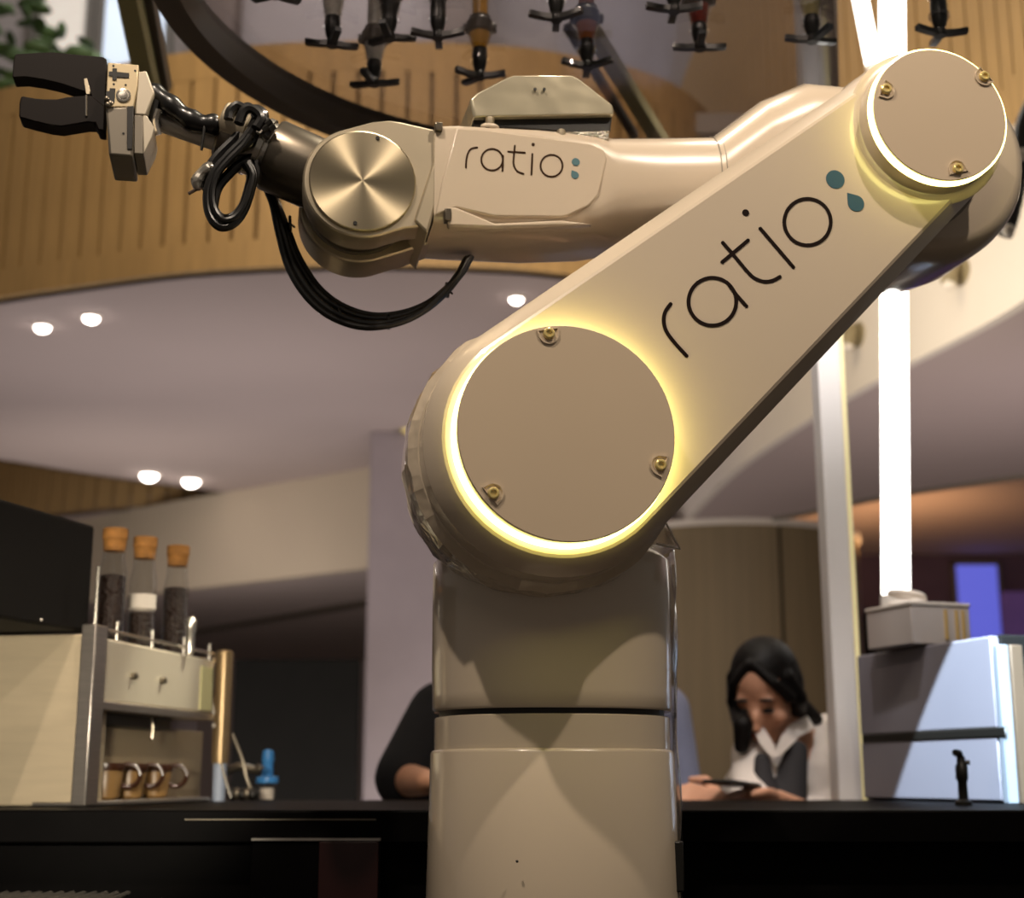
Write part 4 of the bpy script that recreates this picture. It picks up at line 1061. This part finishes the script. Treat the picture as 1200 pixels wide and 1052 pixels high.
def head_parts(c, fwd, upv, sc=1.0):
    """returns matrix whose -Y is the face direction, and ball list for skull, jaw, nose, lips, ears"""
    fwd = V(fwd).normalized(); x = fwd.cross(V(upv)).normalized() * -1; z = x.cross(-fwd).normalized() * 1
    if z.dot(V(upv)) < 0: z = -z
    x = (-fwd).cross(z).normalized()
    R = M((x, -fwd, z)).transposed()
    def P(a, b_, e): return V(c) + R @ V((a * sc, b_ * sc, e * sc))
    S = lambda *r: tuple(q * sc for q in r)
    balls = [(P(0, .012, .03), S(.073, .090, .083), R), (P(0, -.028, -.025), S(.062, .060, .075), R), (P(0, -.052, -.078), S(.036, .034, .030), R),
             (P(0, -.090, -.020), S(.012, .016, .024), R), (P(0, -.103, -.034), S(.014, .010, .010), R), (P(0, -.078, -.058), S(.024, .014, .010), R),
             (P(.046, -.062, -.028), S(.020, .016, .018), R), (P(-.046, -.062, -.028), S(.020, .016, .018), R),
             (P(.028, -.068, .022), S(.022, .012, .008), R), (P(-.028, -.068, .022), S(.022, .012, .008), R),
             (P(.073, .012, -.012), S(.009, .019, .031), R), (P(-.073, .012, -.012), S(.009, .019, .031), R)]
    return R, P, balls


def face_details(P, R, par, sc=1.0):
    for k in (-1, 1):
        MB().ball(P(k * .031, -.082, .0), (.014 * sc, .008 * sc, .0045 * sc), 12, 8, R).build('eye', m_hair, par)
        MB().ball(P(k * .031, -.080, .026), (.018 * sc, .006 * sc, .003 * sc), 12, 6, R).build('eyebrow', m_hair, par)
    MB().ball(P(0, -.092, -.057), (.020 * sc, .007 * sc, .006 * sc), 12, 6, R).build('lips', mat('lip_colour', 'a4564c', rough=.45), par)


# --- the woman with the phone
YW = 3.5
wroot = at(925, 950, YW); wroot.z = 0
wo = empty('person', wroot, label='woman in white shirt and dark vest with long black hair looking down at a phone', cat='person')
def wl_(px, py, Y=YW): return at(px, py, Y) - wroot
hc_ = wl_(897, 812, 3.42)
fwd = V((-.42, -.72, -.52))
R, P, hb = head_parts(hc_, fwd, V((-.18, -.35, .92)), 1.0)
neck0 = P(0, .03, -.06); neck1 = wl_(925, 868, 3.52)
shR, shL = wl_(889, 886, 3.46), wl_(972, 872, 3.60)       # viewer left, viewer right shoulder
chest = (shR + shL) / 2 + V((0, .0, -.12)); hip = chest + V((.01, .06, -.36))
elL = wl_(975, 968, 3.42); hdL = wl_(912, 938, 3.22)
elR = wl_(878, 968, 3.25); hdR = wl_(846, 942, 3.16)
dL = (hdL - elL).normalized(); dR = (V((-.35, -.3, .15))).normalized()
body = [(neck0, neck1, .048, .055), (neck1, chest, .07, .10), (shR, shL, .052, .055), (chest + V((-.06, .02, 0)), chest + V((.06, .02, 0)), .10, .10), (chest, hip, .10, .13),
        (hip, hip + V((-.10, -.38, -.05)), .11, .075), (hip + V((.1, .05, 0)), hip + V((.12, -.36, -.05)), .11, .075),
        (hip + V((-.10, -.38, -.05)), hip + V((-.09, -.34, -.50)), .065, .045), (hip + V((.12, -.36, -.05)), hip + V((.12, -.33, -.50)), .065, .045),
        (shL, elL, .045, .036), (elL, hdL, .034, .024), (shR, elR, .045, .036), (elR, hdR, .034, .024)]
body += hand_caps(hdL, (-.75, -.35, .12), (.2, -.3, .9), (.1, -.9, .3), .9)
body += hand_caps(hdR, (-.7, -.25, .15), (.1, -.35, .9), (.35, .55, .5), .9)
blob(body, hb, 'body', m_skin, wo, .006, 5)
face_details(P, R, wo)
hairb = [(P(0, .023, .047), (.0785, .086, .080), R), (P(0, .05, .0), (.077, .068, .09), R)]
hairc = [(P(.064, -.012, .05), P(.078, -.004, -.01), .018, .022), (P(.078, -.004, -.01), wl_(930, 826, 3.46), .022, .032), (wl_(930, 826, 3.47), wl_(957, 842, 3.53), .034, .016), (wl_(915, 820, 3.50), wl_(938, 846, 3.54), .05, .04),
         (P(-.064, -.012, .05), P(-.078, -.004, -.02), .018, .020), (P(-.078, -.004, -.02), wl_(871, 850, 3.36), .020, .024), (wl_(871, 850, 3.36), wl_(869, 874, 3.37), .024, .018), (wl_(880, 840, 3.44), wl_(878, 868, 3.44), .04, .026),
         (P(0, .06, .02), wl_(925, 845, 3.56), .07, .05),
         (P(.006, -.044, .098), P(.048, -.058, .058), .012, .012), (P(.048, -.058, .058), P(.072, -.038, .008), .012, .014), (P(-.006, -.044, .098), P(-.048, -.058, .058), .012, .012), (P(-.048, -.058, .058), P(-.070, -.040, .0), .012, .014)]
blob(hairc, hairb, 'hair', m_hair, wo, .005, 4)
shirt = [(neck1 + V((-.02, .03, -.03)), chest, .065, .116), (neck1 + V((.035, .02, -.035)), chest + V((.06, 0, .04)), .082, .11), (neck1 + V((.02, .02, -.02)), shL, .06, .076), (shR, shL, .066, .07), (chest + V((-.06, .02, 0)), chest + V((.06, .02, 0)), .122, .122), (chest, hip, .122, .145), (shL, elL, .066, .058), (elL, elL + dL * .09, .058, .05), (shR, elR, .062, .052), (elR, elR + (hdR - elR).normalized() * .06, .05, .046)]
blob(shirt, [], 'shirt', m_shirt, wo, .008, 6)
fc = chest + V((-.06, -.10, .05))
vest = [(wl_(893, 890, 3.325), wl_(897, 945, 3.31), .018, .036), (wl_(934, 880, 3.375), wl_(920, 945, 3.34), .026, .05), (chest + V((-.02, .03, -.14)), hip + V((0, .02, .04)), .115, .13)]
blob(vest, [], 'vest', m_vest, wo, .007, 4)
def strap(pts, wd, th, name, m):
    ls = []
    for i, p in enumerate(pts):
        t = (pts[min(i + 1, len(pts) - 1)] - pts[max(i - 1, 0)]).normalized(); n_ = V((-.1, -1, .1)); s_ = t.cross(n_).normalized() * wd[i] / 2
        ls.append([p - s_, p + s_, p + s_ + n_ * th, p - s_ + n_ * th])
    return MB().loops(ls).build(name, m, wo)
strap([wl_(950, 846, 3.46), wl_(930, 857, 3.40), wl_(920, 870, 3.35), wl_(910, 886, 3.335)], [.034, .034, .028, .010], .010, 'collar', m_shirt)
strap([wl_(888, 852, 3.385), wl_(895, 866, 3.355), wl_(902, 877, 3.34), wl_(908, 888, 3.33)], [.020, .026, .024, .010], .010, 'collar', m_shirt)
pc = wl_(858, 918, 3.12) + wroot
ph = empty('phone', pc, 0, label='black smartphone held in the hands of the woman in white', cat='phone')
Rp = M.Rotation(math.radians(-35), 4, 'Z') @ M.Rotation(math.radians(-4), 4, 'X')
MB().box((-.035, -.07, -.004), (.035, .07, .004), Rp).build('phone_body', m_black, ph, bevel=.003)
MB().box((-.031, -.064, .004), (.031, .064, .0046), Rp).build('phone_screen', mat('phone_glass', '1b1d22', rough=.1), ph, smooth=False)
# stool under her
st = empty('bar_stool', (wroot + hip + V((.03, .05, 0))).to_2d().to_3d(), label='round dark bar stool under the seated woman', cat='stool')
sh_ = (wroot + hip).z - .165
MB().lathe((0, 0, sh_ - .05), (0, 0, 1), [(.17, 0), (.18, .01), (.18, .04), (.16, .05)], 24).build('seat', m_dark, st)
for k in range(4):
    c, q = math.cos(PI / 4 + k * PI / 2), math.sin(PI / 4 + k * PI / 2); MB().cyl((.2 * c, .2 * q, 0), (.12 * c, .12 * q, sh_ - .05), .014, n=10).build('leg', m_dsteel, st)

# --- man in black t-shirt behind the column
YM = 3.4
mroot = at(610, 950, YM); mroot.z = 0
mn = empty('person', mroot, label='person in black t-shirt leaning on the counter, half hidden behind the robot column', cat='person')
def ml(px, py, Y=YM): return at(px, py, Y) - mroot
hcm = ml(622, 742, 3.36)
R, P, hb = head_parts(hcm, V((.25, -.9, -.3)), V((0, -.2, .95)), 1.05)
s1, s2 = ml(517, 838, 3.42), ml(700, 838, 3.48)
nk = ml(615, 812, 3.45); ch = (s1 + s2) / 2 + V((0, .02, -.15)); hp_ = ch + V((0, .12, -.40))
e1_, e2_ = ml(474, 930, 3.30), ml(730, 940, 3.34)
h1_, h2_ = ml(500, 946, 3.12), ml(690, 950, 3.12)
h1_.z = CT + .035 - mroot.z; h2_.z = CT + .035 - mroot.z; e1_.z = CT + .04; e2_.z = CT + .04
mb = [(P(0, .03, -.06), nk, .055, .062), (nk, ch, .08, .13), (s1, s2, .06, .06), (ch + V((-.08, 0, 0)), ch + V((.08, 0, 0)), .12, .12), (ch, hp_, .13, .14),
      (hp_ + V((-.09, 0, 0)), hp_ + V((-.1, .02, -.42)), .10, .065), (hp_ + V((.09, 0, 0)), hp_ + V((.1, .02, -.42)), .10, .065), (hp_ + V((-.1, .02, -.42)), V((-.11, hp_.y + .06, .08)), .062, .04), (hp_ + V((.1, .02, -.42)), V((.11, hp_.y + .06, .08)), .062, .04),
      (V((-.11, hp_.y + .06, .05)), V((-.11, hp_.y - .1, .04)), .045, .035), (V((.11, hp_.y + .06, .05)), V((.11, hp_.y - .1, .04)), .045, .035),
      (s1, e1_, .055, .042), (e1_, h1_, .040, .028), (s2, e2_, .055, .042), (e2_, h2_, .040, .028)]
mb += hand_caps(h1_, (.8, -.5, -.05), (0, 0, 1), (.5, .8, 0), .3); mb += hand_caps(h2_, (-.8, -.5, -.05), (0, 0, 1), (-.5, .8, 0), .3)
blob(mb, hb, 'body', m_skin, mn, .008, 5)
face_details(P, R, mn, 1.05)
blob([], [(P(0, .028, .05), (.083, .10, .082), R), (P(0, .055, .0), (.078, .07, .09), R)], 'hair', m_hair, mn, .008, 4)
k1 = s1 + (e1_ - s1) * .97; k2 = s2 + (e2_ - s2) * .97
blob([(nk + V((0, .01, -.04)), ch, .10, .15), (s1, s2, .08, .08), (ch + V((-.08, 0, 0)), ch + V((.08, 0, 0)), .145, .145), (ch, hp_, .15, .16), (s1, k1, .08, .072), (s2, k2, .08, .072)], [], 't_shirt', m_tee, mn, .009, 6)
blob([(hp_ + V((-.09, 0, 0)), hp_ + V((-.1, .02, -.42)), .115, .085), (hp_ + V((.09, 0, 0)), hp_ + V((.1, .02, -.42)), .115, .085), (hp_ + V((-.1, .02, -.42)), V((-.11, hp_.y + .06, .1)), .082, .065), (hp_ + V((.1, .02, -.42)), V((.11, hp_.y + .06, .1)), .082, .065)], [], 'trousers', m_vest, mn, .01, 5)

# --- person in grey-blue, only a sleeve shows right of the column
groot = at(745, 950, 4.1); groot.z = 0
gn = empty('person', groot, label='person in grey-blue shirt almost hidden behind the right edge of the robot column', cat='person')
def gl(px, py, Y=4.1): return at(px, py, Y) - groot
hcg = gl(735, 742)
R, P, hb = head_parts(hcg, V((-.6, .75, -.1)), V((0, 0, 1)), .95)
nk = gl(735, 795); s1, s2 = gl(690, 830), gl(780, 832); ch = (s1 + s2) / 2 + V((0, .0, -.16)); hp_ = ch + V((0, .02, -.32))
e1_, e2_ = s1 + V((-.03, .04, -.28)), gl(800, 945); h1_, h2_ = e1_ + V((.06, .18, -.1)), e2_ + V((-.04, .14, -.16))
gb = [(P(0, .03, -.06), nk, .05, .055), (nk, ch, .07, .11), (s1, s2, .052, .052), (ch, hp_, .12, .13), (hp_ + V((-.08, 0, 0)), V((-.1, 0, .5)), .10, .06), (hp_ + V((.08, 0, 0)), V((.1, 0, .5)), .10, .06),
      (V((-.1, 0, .5)), V((-.1, .03, .07)), .06, .04), (V((.1, 0, .5)), V((.1, .03, .07)), .06, .04), (V((-.1, .03, .05)), V((-.1, .18, .04)), .045, .035), (V((.1, .03, .05)), V((.1, .18, .04)), .045, .035),
      (s1, e1_, .05, .04), (e1_, h1_, .036, .026), (s2, e2_, .05, .04), (e2_, h2_, .036, .026)]
gb += hand_caps(h1_, (.2, .8, -.4), (0, .4, .9), (.9, 0, 0), .5); gb += hand_caps(h2_, (-.2, .8, -.4), (0, .4, .9), (-.9, 0, 0), .5)
blob(gb, hb, 'body', m_skin, gn, .009, 5)
face_details(P, R, gn, .95)
blob([], [(P(0, .028, .05), (.08, .098, .08), R), (P(0, .055, -.02), (.08, .07, .11), R)], 'hair', m_hair, gn, .009, 4)
blob([(nk + V((0, 0, -.05)), ch, .09, .135), (s1, s2, .07, .07), (ch, hp_, .135, .15), (s1, e1_, .07, .06), (e1_, h1_, .055, .045), (s2, e2_, .07, .062), (e2_, h2_, .055, .045)], [], 'shirt', m_blue_shirt, gn, .009, 6)
blob([(hp_ + V((-.08, 0, 0)), V((-.1, 0, .5)), .115, .085), (hp_ + V((.08, 0, 0)), V((.1, 0, .5)), .115, .085), (V((-.1, 0, .5)), V((-.1, .03, .1)), .082, .06), (V((.1, 0, .5)), V((.1, .03, .1)), .082, .06)], [], 'trousers', m_vest, gn, .01, 5)

bpy.context.view_layer.update()
